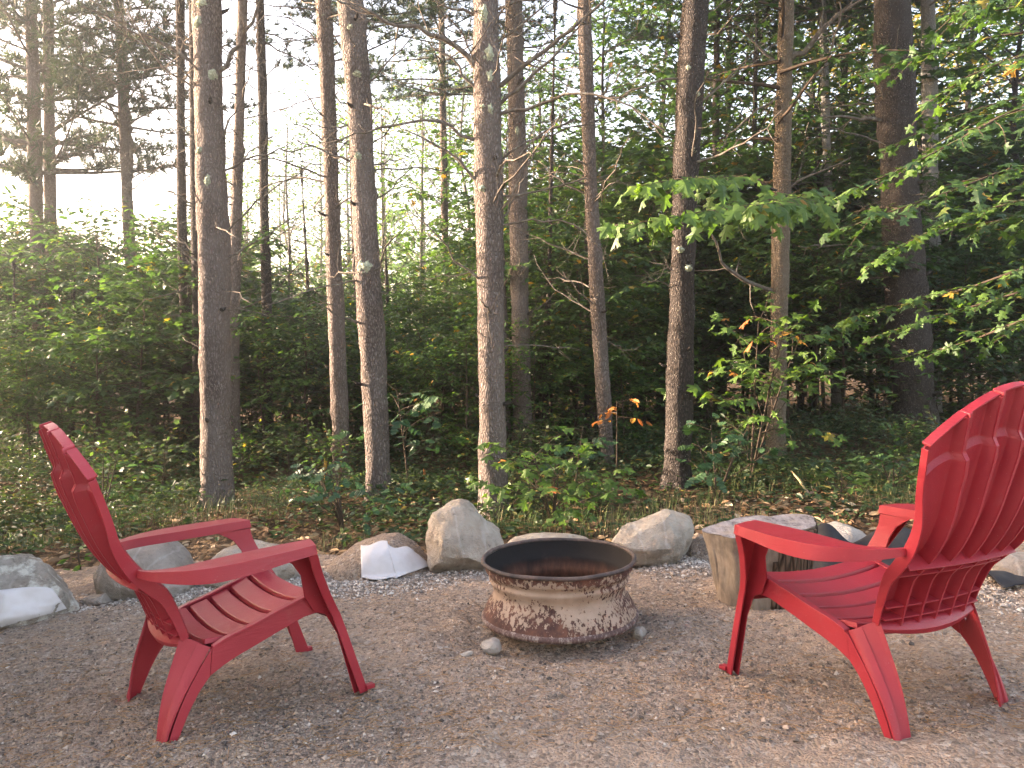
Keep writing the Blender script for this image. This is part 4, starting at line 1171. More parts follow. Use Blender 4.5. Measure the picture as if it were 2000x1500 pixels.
# ---- understory trees of the thicket
US = [proto_broadleaf('understory_%d' % i, M['twig'], M['leaf_dark'], seed=100 + i, H=3.0, spread=1.25, leaf=.100, base=.14 + .04 * (i % 3), nl=34, step=.050, gap=.092, r0=.020, shape=OVATE if i % 3 else MAPLE_S, tw=.48) for i in range(5)]
TL = [proto_broadleaf('tall_%d' % i, M['bark_dark'], M['leaf_mid'], ('trunk', 'branches', 'crown'), seed=200 + i, H=10.0, spread=2.4, leaf=.125, base=.14 + .06 * (i % 2), nl=58, step=.085, gap=.16, r0=.075, el0=45, shape=OVATE if i % 2 else MAPLE_S, tw=.44) for i in range(4)]
LO = [proto_broadleaf('loose_%d' % i, M['bark_grey'], M['leaf_light'], ('trunk', 'branches', 'crown'), seed=300 + i, H=9.0, spread=2.1, leaf=.12, base=.22, nl=36, step=.105, gap=.19, r0=.06, el0=52, shape=OVATE, tw=.42) for i in range(2)]
ANCH = [(-40, None), (80, 'twin left pines'), (250, 'forked thin pine'), (375, 'black trunks'), (420, 'thick knobbly pine'), (518, 'slim dark pine'), (655, 'sunlit slim pine'), (722, 'lichen patched pine'), (868, 'distant slim trunk'), (955, 'bare branched pine'), (1165, 'leaning pine'), (1330, 'dark thick pine'), (1520, 'mottled maple'), (1620, 'grey lichened trunk'), (1770, 'massive dark pine')]
def where(px):
    for (a, n), (b, m) in zip(ANCH[:-1], ANCH[1:]):
        if px < b:
            return ('left of the ' + m) if n is None else 'between %s and %s' % (n, m)
    return 'right of the massive dark pine'
def us(px, Y, H, tone, row, leaf_m=None, i=None):
    i = int(rt.integers(0, 5)) if i is None else i
    x = at_px(px, Y)
    s = H / 3.0
    label = '%s %s sapling %s' % (row, tone, where(px))
    return plant(US[i], 'understory_tree', label, 'tree', on_floor(x, Y), rt.uniform(0, 6.28), (s * rt.uniform(.95, 1.2),) * 2 + (s,), 'saplings ' + where(px), leaf_m)
def row(n, x0, x1, Y, H, tone, rw, mid=0):
    for k in range(n):
        us(x0 + (x1 - x0) * (k + rt.uniform(.15, .85)) / n, rt.uniform(*Y), rt.uniform(*H), tone if not (mid and k % mid == 0) else 'mid green', rw, M['leaf_mid'] if mid and k % mid == 0 else None)
row(14, -120, 420, (8.8, 10.4), (1.2, 2.5), 'dark green', 'front')
row(12, -160, 440, (11, 13), (2.3, 3.5), 'dark green', 'middle', 4)
row(11, -200, 440, (13.5, 17), (2.6, 3.8), 'dark', 'rear')
row(9, 440, 950, (9.4, 11), (1.3, 1.9), 'dark green', 'front')
row(9, 430, 960, (11.5, 13.5), (1.9, 2.5), 'dark green', 'middle', 3)
row(10, 420, 980, (14, 18), (2.4, 3.3), 'dark', 'rear', 4)
row(9, 980, 1360, (8.9, 11), (1.8, 2.6), 'dark green', 'front')
row(9, 970, 1370, (11.5, 13.5), (3.0, 4.2), 'dark green', 'middle', 3)
row(9, 960, 1400, (14, 18), (4, 5.5), 'dark', 'rear', 4)
row(8, 470, 1300, (8.1, 9.2), (1.2, 1.9), 'fresh green', 'nearest', 1)
row(13, 1380, 2140, (9.6, 11.8), (2.0, 3.0), 'dark green', 'front')
row(12, 1360, 2160, (12.2, 14), (3.4, 4.8), 'dark green', 'middle', 4)
row(11, 1360, 2200, (14.5, 18), (4, 5.5), 'dark', 'rear')

def tall(px, Y, H, tone, row_, group, kind=TL, leaf_m=None):
    i = int(rt.integers(0, len(kind))); s = H / (10.0 if kind is TL else 9.0)
    return plant(kind[i], 'broadleaf_tree', '%s broadleaf tree %s %s' % (tone, row_, where(px)), 'tree', on_floor(at_px(px, Y), Y), rt.uniform(0, 6.28), s, group, leaf_m)
for px, Y, H in [(1180, 15, 8), (1270, 18, 11), (1330, 13, 8.5), (1410, 16, 10), (1480, 12.5, 8), (1570, 18, 12), (1640, 14, 9.5), (1720, 19, 12), (1800, 14, 9), (1880, 17, 11), (1960, 12, 8), (2060, 15, 10), (2160, 11, 8), (1680, 27, 14), (1850, 25, 13), (1590, 13.2, 7.5), (1060, 17, 7.5)]:
    gold = Y in (19, 25, 27)  # these crowns get sunlight painted in as gold leaves
    tall(px, Y, H, 'tall sunlit-gold' if gold else ('tall dark' if Y < 13.5 else 'tall green'), 'far back' if Y > 19 else ('midway' if Y > 14.5 else 'near'), 'broadleaf trees on the right', TL, M['leaf_sunlit'] if gold else (M['leaf_dark'] if Y < 13.5 else None))
for px, Y, H in [(470, 22, 6.5), (560, 19, 6.4), (620, 25, 8.5), (760, 20, 7.6), (830, 26, 9.5), (880, 18, 7.0), (700, 30, 10), (940, 23, 9), (1040, 19, 8), (1060, 27, 11), (540, 32, 9), (980, 30, 11), (500, 16, 5.6), (590, 17, 6.6), (660, 21, 8), (735, 16, 6.4), (800, 18, 7.8), (850, 22, 9.5), (915, 17, 7.6), (690, 24, 9.5), (470, 27, 9)]:
    tall(px, Y, H, 'light green' if Y % 2 == 0 else 'soft green', 'far back' if Y > 22 else 'midway', 'light green trees between the pines', LO, M['leaf_mid'] if Y % 2 else None)
for px, Y, H in [(-60, 22, 4.0), (40, 26, 4.6), (130, 21, 4.0), (220, 25, 4.4), (300, 21, 4.2), (390, 26, 5.4)]:
    tall(px, Y, H, 'low', 'far back' if Y > 22 else 'midway', 'low trees at the far left', LO, M['leaf_mid'])

# a far-off wood that reads as one mass
rf = np.random.default_rng(9)
k = 62000
az = rf.uniform(-2.1, .80, k); dist = rf.uniform(34, 58, k)  # runs on unseen to the left to block the low sky glow
htop = np.interp(az, [-2.1, -.8, -.62, -.36, -.25, .0, .3, .8], [5.5, 5.5, 5.2, 5.6, 7.0, 8.0, 8.5, 9]) * (dist / 45) + 1.2 * np.sin(az * 31) + .8 * np.sin(az * 71)
zz = htop * rf.uniform(0, 1, k) ** .75
P = np.stack([np.sin(az) * dist, np.cos(az) * dist, zz - .2], 1)
P += rf.normal(0, .3, P.shape)
keepm = vnoise(P, .55, 4) > -.35
P = P[keepm]
V, F = leaves(OVATE, P, rf.normal(size=P.shape), rf.normal(size=P.shape) + [0, -.3, .5], rf.uniform(.25, .5, len(P)))
o = put('distant_wood', mk('distant_wood', V, F, False, np.repeat(rf.uniform(0, .97, len(P)), 6)), M['leaf_mid']); tag(o, kind='stuff', label='far-off wood closing the view')

# ------------------------------------------------------------------ the pines: trunks that can be told apart
rp = np.random.default_rng(41)
def bark_trunk(P, rad, seed, n=28, amp=.05):
    """trunk mesh: rings every few centimetres, knobbly, flared at the foot"""
    P = np.asarray(P, float); s = np.concatenate([[0], np.cumsum(np.linalg.norm(np.diff(P, axis=0), axis=1))])
    fine = np.concatenate([np.arange(0, min(5.0, s[-1]), .05), np.arange(5.0, s[-1], .4), [s[-1]]]) if s[-1] > 5 else np.arange(0, s[-1] + .01, .05)
    Q = np.stack([catmull(s, P[:, i], np.minimum(fine, s[-1])) for i in range(3)], 1)
    r = np.interp(fine, s, rad)
    r = r * (1 + .38 * np.exp(-fine / .13) + .05 * np.array([math.sin(q * 2.3 + seed) for q in fine]))
    V, F = tube(Q, r, n)
    body = V[:-2]; c = np.repeat(Q, n, 0)
    d = body - c; rr = np.linalg.norm(d, axis=1)[:, None]
    X = body * np.array([1, 1, .45])
    k = .07 * fbm(X, 9, seed, 3) + amp * fbm(body * [1, 1, .3], 30, seed + 5, 2)
    foot = np.exp(-np.repeat(fine, n) / .16) * .20 * np.sin(np.arctan2(d[:, 1], d[:, 0]) * 4 + seed)
    V[:-2] = c + d * (1 + np.clip(k, -.16, .2) + foot)[:, None]
    # knots
    rng = np.random.default_rng(seed)
    for _ in range(10):
        q = rng.integers(0, len(body)); w = np.exp(-(np.linalg.norm(body - body[q], axis=1) / .045) ** 2)
        V[:-2] += (d / rr) * (w * rng.uniform(.008, .025))[:, None]
    return V, F
def dead_branch(rng, P, r, twigs=6, tl=.35):
    mb = MB(); P = np.asarray(P, float)
    s = np.concatenate([[0], np.cumsum(np.linalg.norm(np.diff(P, axis=0), axis=1))])
    q = np.linspace(0, s[-1], max(8, int(s[-1] / .09))); Q = np.stack([catmull(s, P[:, i], q) for i in range(3)], 1)
    Q[1:] += rng.normal(0, .006 + .004 * s[-1], Q[1:].shape)
    mb.add(*tube(Q, np.linspace(r, r * .22 + .0012, len(Q)), 6))
    for _ in range(twigs):
        i = int(rng.uniform(.2, .97) * (len(Q) - 1)); d = unit(Q[min(i + 1, len(Q) - 1)] - Q[max(i - 1, 0)])
        d = unit(d * .8 + rng.normal(0, .6, 3)); L = tl * rng.uniform(.3, 1.1)
        t = [Q[i]]
        for _k in range(4):
            d = unit(d + rng.normal(0, .16, 3) + [0, 0, .05]); t.append(t[-1] + d * L / 4)
        mb.add(*tube(np.array(t), np.linspace(max(r * .3, .0022), .0009, 5), 3, False))
        if rng.uniform() < .6:
            d2 = unit(d + rng.normal(0, .6, 3)); mb.add(*tube(np.array([t[2], t[2] + d2 * L * .25, t[2] + d2 * L * .5 + [0, 0, .02]]), [.0016, .0012, .0008], 3, False))
    return mb
def pine_crown(seed, z0, z1, Lmax, per=5, dz=.42, tufts=26, size=.20):
    """whorled live branches with needle tufts, for a trunk standing on the origin"""
    rng = np.random.default_rng(seed); wood, nd = MB(), MB()
    z = z0
    while z < z1:
        f = (z - z0) / (z1 - z0); a0 = rng.uniform(0, 6.28)
        for i in range(per):
            L = Lmax * (1 - .75 * f ** 1.4) * rng.uniform(.55, 1.1)
            lb = limb_poly(rng, (0, 0, z + rng.uniform(-.1, .1)), a0 + i * 6.283 / per + rng.normal(0, .2), R(rng.uniform(-5, 22)), L, .25)
            wood.add(*tube(lb, np.linspace(.012 + .010 * (1 - f), .003, len(lb)), 4, False))
            tws, P, D, Nn = spray(rng, lb, L * .42, .12, .17, .2, -.3)
            for t in tws[:-1]: wood.add(*tube(t, [.004] * 2 + [.003] * (len(t) - 2), 3, False))
            V, F = leaves(TUFT, P, D + [0, 0, .45], rng.normal(size=P.shape), size * rng.uniform(.75, 1.2, len(P)))
            nd.add(V, F, np.repeat(rng.uniform(0, 1, len(P)), len(TUFT[0])))
        z += dz * rng.uniform(.7, 1.3)
    return wood.mesh('pine_limbs_%d' % seed), nd.mesh('pine_needles_%d' % seed, False)
PC = [pine_crown(i + 1, 0, 7, 2.3, tufts=20) for i in range(3)]
def pine(label, pts, wpx, Y=None, H=12.0, mat='bark', dead=14, crown=6.0, paths=(), seed=1, lich=(), name='pine_tree', cat='tree', group=None, dl=(.5, 1.5), crown_s=1.0, zlo=1.3, zhi=4.6):
    """pts: pixel way-points of the trunk from foot to top; wpx: its width in pixels at foot and top of frame"""
    b = ground_at(*pts[0]) if Y is None else np.array([at(pts[0][0], pts[0][1], Y)[0], Y, 0])
    Y = b[1]
    foot = np.array(on_floor(b[0], b[1], -.06))
    W = np.array([at(px, py, Y) for px, py in pts]); W[0] = foot
    d = unit(W[-1] - W[-2])
    zt = H + foot[2]; k = (zt - W[-1][2]) / max(d[2], .3)
    d = unit(d + np.array([0, 0, .5]))
    ext = [W[-1] + d * k * f for f in (.35, .7, 1.0)]
    P = np.vstack([W, ext]) - foot
    s = np.concatenate([[0], np.cumsum(np.linalg.norm(np.diff(P, axis=0), axis=1))])
    r0, r1 = wpx[0] * 1.09 / CAM_F * Y / 2, wpx[1] * 1.09 / CAM_F * Y / 2
    st = s[len(W) - 1]
    rad = np.where(s <= st, r0 + (r1 - r0) * s / st, r1 * np.clip(1 - (s - st) / (s[-1] - st + 1e-6) * .9, .1, 1))
    t = thing(name, label, cat, foot, 0, group)
    V, F = bark_trunk(P, rad, seed)
    MB().add(V, F).build('trunk', M[mat], t)
    rng = np.random.default_rng(seed * 7 + 3)
    def on_trunk(z): return np.array([np.interp(z, P[:, 2], P[:, i]) for i in range(3)]), float(np.interp(z, P[:, 2], rad))
    st_mb = MB()
    for i in range(11 if crown is not None else 0):
        z = rng.uniform(.5, 4.2); c, rr = on_trunk(z); a = rng.uniform(0, 6.283); dd_ = np.array([math.cos(a), math.sin(a), rng.uniform(-.2, .7)]); L_ = rng.uniform(.02, .09)
        st_mb.add(*tube(np.array([c + dd_ * rr * .8, c + dd_ * (rr + L_ * .6), c + dd_ * (rr + L_) + [0, 0, .01]]), [rr * .13 + .004, rr * .09 + .003, .0025], 6))
    if crown is not None: tag(st_mb.build('branch_stubs', M['bark_dark'], t), kind='stuff')
    for path in paths:
        q = path['p']; dep = path.get('d', .25)
        w = np.array([at(px, py, Y - dep * math.hypot(px - q[0][0], py - q[0][1]) / CAM_F * Y) for px, py in q]) - foot
        c, rr = on_trunk(w[0][2]); w[0] = c
        dead_branch(rng, w, path.get('r', .012), path.get('t', 9), path.get('tl', .4)).build('branch', M['branch'], t)
    for i in range(int(dead * 1.4)):
        z = rng.uniform(zlo, zhi); c, rr = on_trunk(z)
        a = rng.uniform(0, 6.283); L = rng.uniform(*dl) * (.45 + .25 * z / 2)
        lb = limb_poly(rng, c, a, R(rng.uniform(-12, 40)), L, rng.uniform(-.7, .5), 5, .16)
        dead_branch(rng, lb, rng.uniform(.004, .010) * (1 + rr * 2), int(3 + L * 4), .3).build('branch', M['branch'], t)
    if crown is not None:
        wm, nm = PC[seed % 3]; c, rr = on_trunk(crown)
        cs = crown_s * (H - crown) / 7.0
        o = put('limbs', wm, M['branch'], t, c); o.scale = (crown_s, crown_s, cs); o.rotation_euler[2] = seed
        o = put('needle_crown', nm, M['needle'], t, c); o.scale = (crown_s, crown_s, cs); o.rotation_euler[2] = seed
    for (px, py, sx, sy) in lich:
        # a crust of lichen following the trunk's round front
        w = at(px, py, Y) - foot; c, rr = on_trunk(w[2])
        hw, hh = sx / CAM_F * Y / 2, sy / CAM_F * Y / 2
        a_c = math.asin(max(-.95, min(.95, (w[0] - c[0]) / rr))); na_, nz_ = 15, 17
        aa = np.linspace(-1, 1, na_)[None, :]; zz_ = np.linspace(-1, 1, nz_)[:, None]
        A_, Z_ = np.broadcast_arrays(aa, zz_)
        nz3 = np.stack([A_.ravel() * 2 + seed, Z_.ravel() * 2, 0 * A_.ravel() + px * .01], 1)
        rad_ = np.sqrt(A_ ** 2 + Z_ ** 2) + .35 * fbm(nz3, 1.6, 3, 3).reshape(A_.shape)
        thick = np.clip(.68 - rad_, -1.5, .5)
        ang_ = a_c + A_ * hw / rr
        ro = rr * 1.03 + .034 * thick + .004 * fbm(nz3, 7, 5, 2).reshape(A_.shape)
        g = np.stack([c[0] + ro * np.sin(ang_), c[1] - ro * np.cos(ang_), w[2] + Z_ * hh], -1)
        MB().add(*sheet(g, g + np.array([0, .03, 0]))).build('lichen', M['lichen'], t)
    return t
gP = 'pine trunks at the edge of the wood'
pine('thick pine with a knobbly sunlit trunk left of the slim pines', [(424, 997), (420, 690), (417, 450), (408, 220), (404, 0)], (56, 50), seed=3, dead=12, lich=[(395, 52, 24, 22), (424, 152, 18, 22), (405, 18, 26, 18), (415, 360, 14, 30), (398, 300, 14, 14)],
     paths=[dict(p=[(430, 159), (467, 93), (495, 42), (520, -60)], r=.022, t=6), dict(p=[(439, 345), (470, 318), (513, 299), (620, 285)], r=.010), dict(p=[(440, 515), (520, 462), (579, 425)], r=.009), dict(p=[(395, 530), (350, 490), (303, 453)], r=.010), dict(p=[(393, 410), (345, 385), (308, 364)], r=.008), dict(p=[(385, 140), (330, 95), (280, 70), (187, 33)], r=.014, t=14), dict(p=[(388, 190), (330, 140), (280, 70), (240, 20)], r=.011), dict(p=[(430, 480), (520, 380), (600, 330)], r=.010), dict(p=[(436, 330), (442, 250), (470, 200)], r=.014, t=4), dict(p=[(440, 610), (500, 590), (600, 500)], r=.007)], group=gP)
pine('straight pine with a big lichen patch, left of the pointed boulder', [(741, 985), (728, 700), (713, 430), (702, 200), (684, 0)], (45, 44), seed=5, dead=10, lich=[(718, 524, 34, 34), (690, 62, 14, 16), (703, 152, 18, 14), (704, 310, 14, 16)],
     paths=[dict(p=[(726, 400), (750, 380), (800, 330)], r=.008), dict(p=[(722, 300), (760, 250), (790, 200)], r=.008), dict(p=[(735, 590), (770, 560), (790, 545)], r=.006), dict(p=[(700, 230), (660, 250), (600, 240)], r=.008), dict(p=[(720, 180), (760, 120), (820, 60)], r=.009)], group=gP)
pine('tall straight pine with many bare branches right behind the pointed boulder', [(964, 1008), (960, 700), (955, 420), (952, 200), (948, 0)], (50, 46), seed=8, dead=16, lich=[(945, 35, 22, 40), (957, 115, 24, 40), (958, 160, 22, 44), (958, 220, 16, 30), (944, 216, 14, 14), (942, 372, 18, 16)],
     paths=[dict(p=[(969, 173), (1040, 120), (1110, 60), (1183, 0), (1250, -60)], r=.020, t=14), dict(p=[(969, 224), (1050, 140), (1110, 80), (1150, 20)], r=.016, t=10), dict(p=[(931, 150), (905, 105), (861, 75), (740, 33), (680, 0)], r=.024, t=12), dict(p=[(930, 190), (905, 150), (885, 117), (840, 95)], r=.013), dict(p=[(945, 383), (925, 345), (899, 317), (833, 271), (787, 252)], r=.014, t=12), dict(p=[(927, 278), (900, 258), (880, 247), (810, 238), (717, 257), (637, 280)], r=.014, t=14), dict(p=[(973, 228), (1043, 210), (1123, 182), (1207, 200), (1300, 252)], r=.014, t=12, d=.5), dict(p=[(969, 325), (1020, 303), (1060, 260), (1120, 235)], r=.013, t=10), dict(p=[(973, 390), (1067, 369), (1130, 352), (1197, 343)], r=.010, t=10), dict(p=[(964, 436), (995, 395), (1020, 345), (1039, 299), (1050, 250)], r=.013, t=8), dict(p=[(978, 443), (1057, 429), (1104, 432), (1183, 485)], r=.009, t=9, d=.4), dict(p=[(975, 100), (1030, 40), (1080, 0)], r=.012), dict(p=[(972, 20), (1040, 0), (1100, -20)], r=.010)], group=gP)
pine('slim pine with a bright sunlit band, left of the lichen patched pine', [(668, 958), (660, 700), (650, 440), (643, 250), (632, 0)], (30, 26), seed=11, dead=16, paths=[dict(p=[(640, 290), (600, 250), (560, 235)], r=.008), dict(p=[(650, 590), (600, 560), (560, 540)], r=.006), dict(p=[(660, 545), (690, 500), (700, 460)], r=.007), dict(p=[(640, 100), (600, 60), (560, 40)], r=.009)], group=gP)
pine('grey brown pine standing just behind the tall bare branched pine', [(1022, 905), (1016, 640), (1012, 400), (1008, 200), (1003, 0)], (34, 30), seed=14, mat='bark', dead=16, lich=[(1015, 520, 10, 12), (1010, 260, 10, 20)], group=gP)
pine('thin leaning trunk close behind the tall bare branched pine', [(988, 905), (984, 700), (976, 520), (968, 300), (958, 0)], (20, 16), seed=15, mat='bark', dead=4, group=gP)
pine('leaning pine with sunlit upper trunk above the angular boulder', [(1188, 925), (1174, 700), (1160, 480), (1148, 220), (1141, 0)], (26, 24), seed=17, dead=18, paths=[dict(p=[(1150, 130), (1200, 90), (1260, 60)], r=.009), dict(p=[(1155, 190), (1210, 190), (1260, 180)], r=.008)], group=gP)
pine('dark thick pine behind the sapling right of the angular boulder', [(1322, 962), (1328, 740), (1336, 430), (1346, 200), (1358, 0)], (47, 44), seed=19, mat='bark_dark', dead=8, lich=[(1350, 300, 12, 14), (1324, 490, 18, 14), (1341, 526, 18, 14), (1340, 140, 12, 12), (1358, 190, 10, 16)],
     paths=[dict(p=[(1356, 220), (1420, 150), (1500, 80)], r=.010), dict(p=[(1330, 540), (1300, 520), (1280, 515)], r=.006)], group=gP)
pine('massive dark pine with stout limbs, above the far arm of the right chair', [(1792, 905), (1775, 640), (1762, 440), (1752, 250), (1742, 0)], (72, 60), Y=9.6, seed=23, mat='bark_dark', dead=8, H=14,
     paths=[dict(p=[(1735, 245), (1690, 232), (1645, 229), (1550, 226)], r=.026, t=10), dict(p=[(1745, 490), (1690, 482), (1627, 478), (1560, 482)], r=.022, t=10), dict(p=[(1745, 510), (1700, 500), (1640, 486)], r=.014, t=6), dict(p=[(1767, 465), (1810, 458), (1860, 445)], r=.030, t=4), dict(p=[(1762, 440), (1772, 400), (1795, 387), (1810, 384)], r=.028, t=2), dict(p=[(1745, 540), (1690, 545), (1640, 556)], r=.018, t=6), dict(p=[(1750, 250), (1728, 200), (1722, 170)], r=.026, t=2), dict(p=[(1745, 420), (1710, 418), (1675, 425)], r=.016, t=5)], group=gP)
pine('slim double stemmed pine behind the thick knobbly pine, its trunk pale', [(458, 930), (457, 640), (462, 400), (468, 200), (474, 0)], (22, 17), Y=8.6, seed=27, dead=12, group=gP)
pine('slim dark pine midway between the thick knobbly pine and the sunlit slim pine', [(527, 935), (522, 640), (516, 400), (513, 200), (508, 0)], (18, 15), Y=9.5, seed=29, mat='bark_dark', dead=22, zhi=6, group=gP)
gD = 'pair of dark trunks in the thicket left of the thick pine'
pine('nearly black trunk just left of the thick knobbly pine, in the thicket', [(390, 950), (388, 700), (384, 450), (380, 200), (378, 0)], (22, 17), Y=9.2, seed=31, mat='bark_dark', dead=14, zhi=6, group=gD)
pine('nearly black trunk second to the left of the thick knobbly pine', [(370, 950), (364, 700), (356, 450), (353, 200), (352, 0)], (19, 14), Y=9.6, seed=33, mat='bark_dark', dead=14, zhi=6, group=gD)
gL = 'tall pines against the bright sky on the left'
pine('tall pine against the bright sky, nearest the left edge', [(88, 880), (80, 620), (70, 400), (66, 200), (60, 0)], (27, 20), Y=12.5, seed=35, dead=12, crown=4.1, crown_s=1.15, zlo=3, zhi=7, H=13, group=gL)
pine('tall pine against the bright sky, twin of the one at the left edge', [(116, 880), (106, 620), (98, 400), (96, 200), (93, 0)], (22, 17), Y=13.2, seed=36, dead=12, crown=4.5, zlo=3, zhi=7, H=13, group=gL)
pine('forked thin pine alone in the bright gap on the left', [(268, 880), (258, 560), (248, 380), (240, 200), (233, 0)], (22, 15), Y=12.8, seed=38, dead=10, crown=4.9, zlo=3, zhi=7, H=12, crown_s=.9, paths=[dict(p=[(255, 400), (256, 300), (250, 180), (247, 60)], r=.05, t=6, d=0)], group=gL)
pine('distant slim trunk between the lichen patched pine and the tall bare branched pine', [(874, 900), (873, 600), (868, 400), (865, 200), (862, 0)], (15, 11), Y=15, seed=41, dead=14, zlo=3, zhi=9, group='distant trunks')
pine('thin dark trunk in the thicket below the leaning pine', [(1152, 930), (1150, 800), (1148, 640)], (19, 13), Y=9.6, seed=43, mat='bark_dark', dead=4, crown=None, H=6, group='dark trunks in the thicket')
pine('thin dark trunk in the thicket behind the fire ring', [(1062, 910), (1066, 760), (1070, 640)], (12, 9), Y=9, seed=44, mat='bark_dark', dead=4, crown=None, H=6, group='dark trunks in the thicket')
pine('grey lichen coated trunk left of the massive dark pine', [(1634, 880), (1630, 700), (1622, 500), (1612, 200), (1606, 0)], (17, 13), Y=12, seed=46, mat='bark_grey', dead=10, group='dark trunks in the thicket')
pine('grey straight trunk half hidden behind the massive dark pine', [(1822, 890), (1820, 650), (1818, 400), (1816, 200), (1812, 0)], (30, 24), Y=11.5, seed=47, mat='bark_grey', dead=6, group='dark trunks in the thicket')
pine('dark bent trunk between the dark pine and the mottled maple', [(1412, 900), (1408, 600), (1404, 480), (1398, 300), (1400, 100)], (16, 11), Y=12.5, seed=48, mat='bark_dark', dead=8, group='dark trunks in the thicket')
pine('slim trunk behind the lichen patched pine, its side lit by the sun', [(700, 900), (698, 640), (694, 480), (690, 300), (686, 100)], (15, 12), Y=13, seed=49, dead=10, zlo=2, zhi=7, group='distant trunks')
for i, (px, Y) in enumerate([(20, 10.5), (52, 11.5), (140, 10.8), (196, 11.8), (300, 12.2), (560, 14), (610, 12.4), (768, 13.4), (1100, 14.5), (1252, 11.5), (1290, 13), (1470, 13.4), (1560, 11.4), (1700, 13), (1880, 12), (1960, 13.5)]):
    pine('thin shadowy stem deep ' + where(px), [(px, 890), (px + rp.uniform(-6, 6), 760), (px + rp.uniform(-14, 14), 640)], (rp.uniform(9, 15), 7), Y=Y, seed=60 + i, mat='bark_dark', dead=3, crown=None, H=rp.uniform(2.2, 2.8) if px < 420 else rp.uniform(3, 4.5), group='thin stems deep in the thicket')
# unseen trees added behind the viewer to hold back the low sky light
for i, (x, y) in enumerate([(-13, -6), (-10, -9.5), (-6.5, -8.5), (-3, -11), (.5, -9), (4, -11.5), (7.5, -9), (11, -7.5), (13.5, -3.5), (12, 1), (10.5, 5), (-8, -13), (2, -14), (9, -13)]):
    plant(TL[i % 4], 'broadleaf_tree', 'unseen leafy tree added beyond the near side of the clearing', 'tree', on_floor(x, y), rt.uniform(0, 6), rt.uniform(.8, 1.05), 'added trees beyond the near side', M['leaf_dark'])
# the woods go on to the left, out of the frame: they keep the low sun off the clearing
for i, (x, y) in enumerate([(-7.5, 3.5), (-10.5, 1.0), (-11.5, 4.2), (-13.5, 7.5), (-14, 2.5), (-16, 5.2), (-12.5, -1.2), (-17, 0.2), (-18.5, 8.5), (-20, 3.5), (-22, 4.5), (-19, -2.5), (-8.5, -4), (-11, -5)]):
    s = rt.uniform(.55, .8)
    plant(TL[i % 4], 'broadleaf_tree', 'leafy tree of the wood beyond the left edge of the clearing', 'tree', on_floor(x, y), rt.uniform(0, 6), s, 'trees beyond the left edge', M['leaf_dark'])
for i, (x, y) in enumerate([(-6.2, 4.6), (-6.8, 2.4), (-8.2, 1.6), (-8.6, 4.8), (-10, 2.8), (-7.6, 6.6), (-3.6, 3.3), (-4.2, 4.0), (-3.5, 2.3), (-4.5, 3.7), (-5.0, 5.2), (-4.6, 2.0), (-3.9, 1.1), (-5.2, 2.9), (-4.9, 4.75), (-5.4, 4.5), (-5.6, 5.7), (-6.4, 5.3), (-5.4, 3.7), (-6.2, 3.4), (-4.9, 2.6)]):  # unseen saplings added to block the low sun
    plant(US[i % 5], 'understory_tree', 'unseen leafy sapling added beyond the left edge of the clearing', 'tree', on_floor(x, y), rt.uniform(0, 6), rt.uniform(.8, 1.05), 'trees beyond the left edge')

# ------------------------------------------------------------------ plants whose leaves can be told apart one by one
LEAFM = {}
def leaf_mesh(kind, i):
    key = (kind, i)
    if key not in LEAFM:
        T, F = {'maple': MAPLE, 'oak': OAK, 'ovate': OVATE}[kind]
        r = np.random.default_rng(i * 7 + 1)
        V = T.copy(); V[:, 2] += r.uniform(-.25, .25) * V[:, 0] ** 2 - r.uniform(0, .5) * V[:, 1] ** 2 + .05 * np.sin(V[:, 0] * 5 + i); V[:, 1] *= r.uniform(.85, 1.1)
        LEAFM[key] = mk('%s_leaf_%d' % (kind, i), V, F, False)
    return LEAFM[key]
def leafed(parent, kind, P, D, Nn, S, m, limit=290, base=np.zeros(3), fall=.0, seed=0):
    """each leaf its own object; the smallest beyond the limit are joined into one mass"""
    rng = np.random.default_rng(seed)
    order = np.argsort(-S / (np.linalg.norm(P + base - np.array([0, 0, CAM_H]), axis=1)))
    big, rest = order[:limit], order[limit:]
    D = unit(D); B = unit(np.cross(Nn, D)); U = np.cross(D, B)
    for i in big:
        me = leaf_mesh(kind, int(rng.integers(0, 4)))
        o = bpy.data.objects.new('leaf', me); C.objects.link(o); o.parent = parent
        mm = M['leaf_o_fall'] if rng.uniform() < fall else m
        if not me.materials: me.materials.append(m)
        o.material_slots[0].link = 'OBJECT'; o.material_slots[0].material = mm
        s = float(S[i])
        o.matrix_basis = Matrix(((D[i][0] * s, B[i][0] * s, U[i][0] * s, P[i][0]), (D[i][1] * s, B[i][1] * s, U[i][1] * s, P[i][1]), (D[i][2] * s, B[i][2] * s, U[i][2] * s, P[i][2]), (0, 0, 0, 1)))
    if len(rest):
        T = {'maple': MAPLE, 'oak': OAK, 'ovate': OVATE}[kind]
        V, F = leaves(T, P[rest], D[rest], Nn[rest], S[rest])
        src = {M['leaf_o_light']: M['leaf_light'], M['leaf_o_mid']: M['leaf_mid']}.get(m, M['leaf_dark'])
        o = put('foliage', mk('foliage', V, F, False, np.repeat(rng.uniform(0, .97, len(rest)), len(T[0]))), src, parent); tag(o, kind='stuff')
def bough(rng, pts, L_tw, step, gap, flat=.18, droop=.2):
    pts = np.asarray(pts, float); s = np.concatenate([[0], np.cumsum(np.linalg.norm(np.diff(pts, axis=0), axis=1))])
    q = np.linspace(0, s[-1], 14); Q = np.stack([catmull(s, pts[:, i], q) for i in range(3)], 1)
    return Q, spray(rng, Q, L_tw, step, gap, flat, droop)

rl = np.random.default_rng(13)
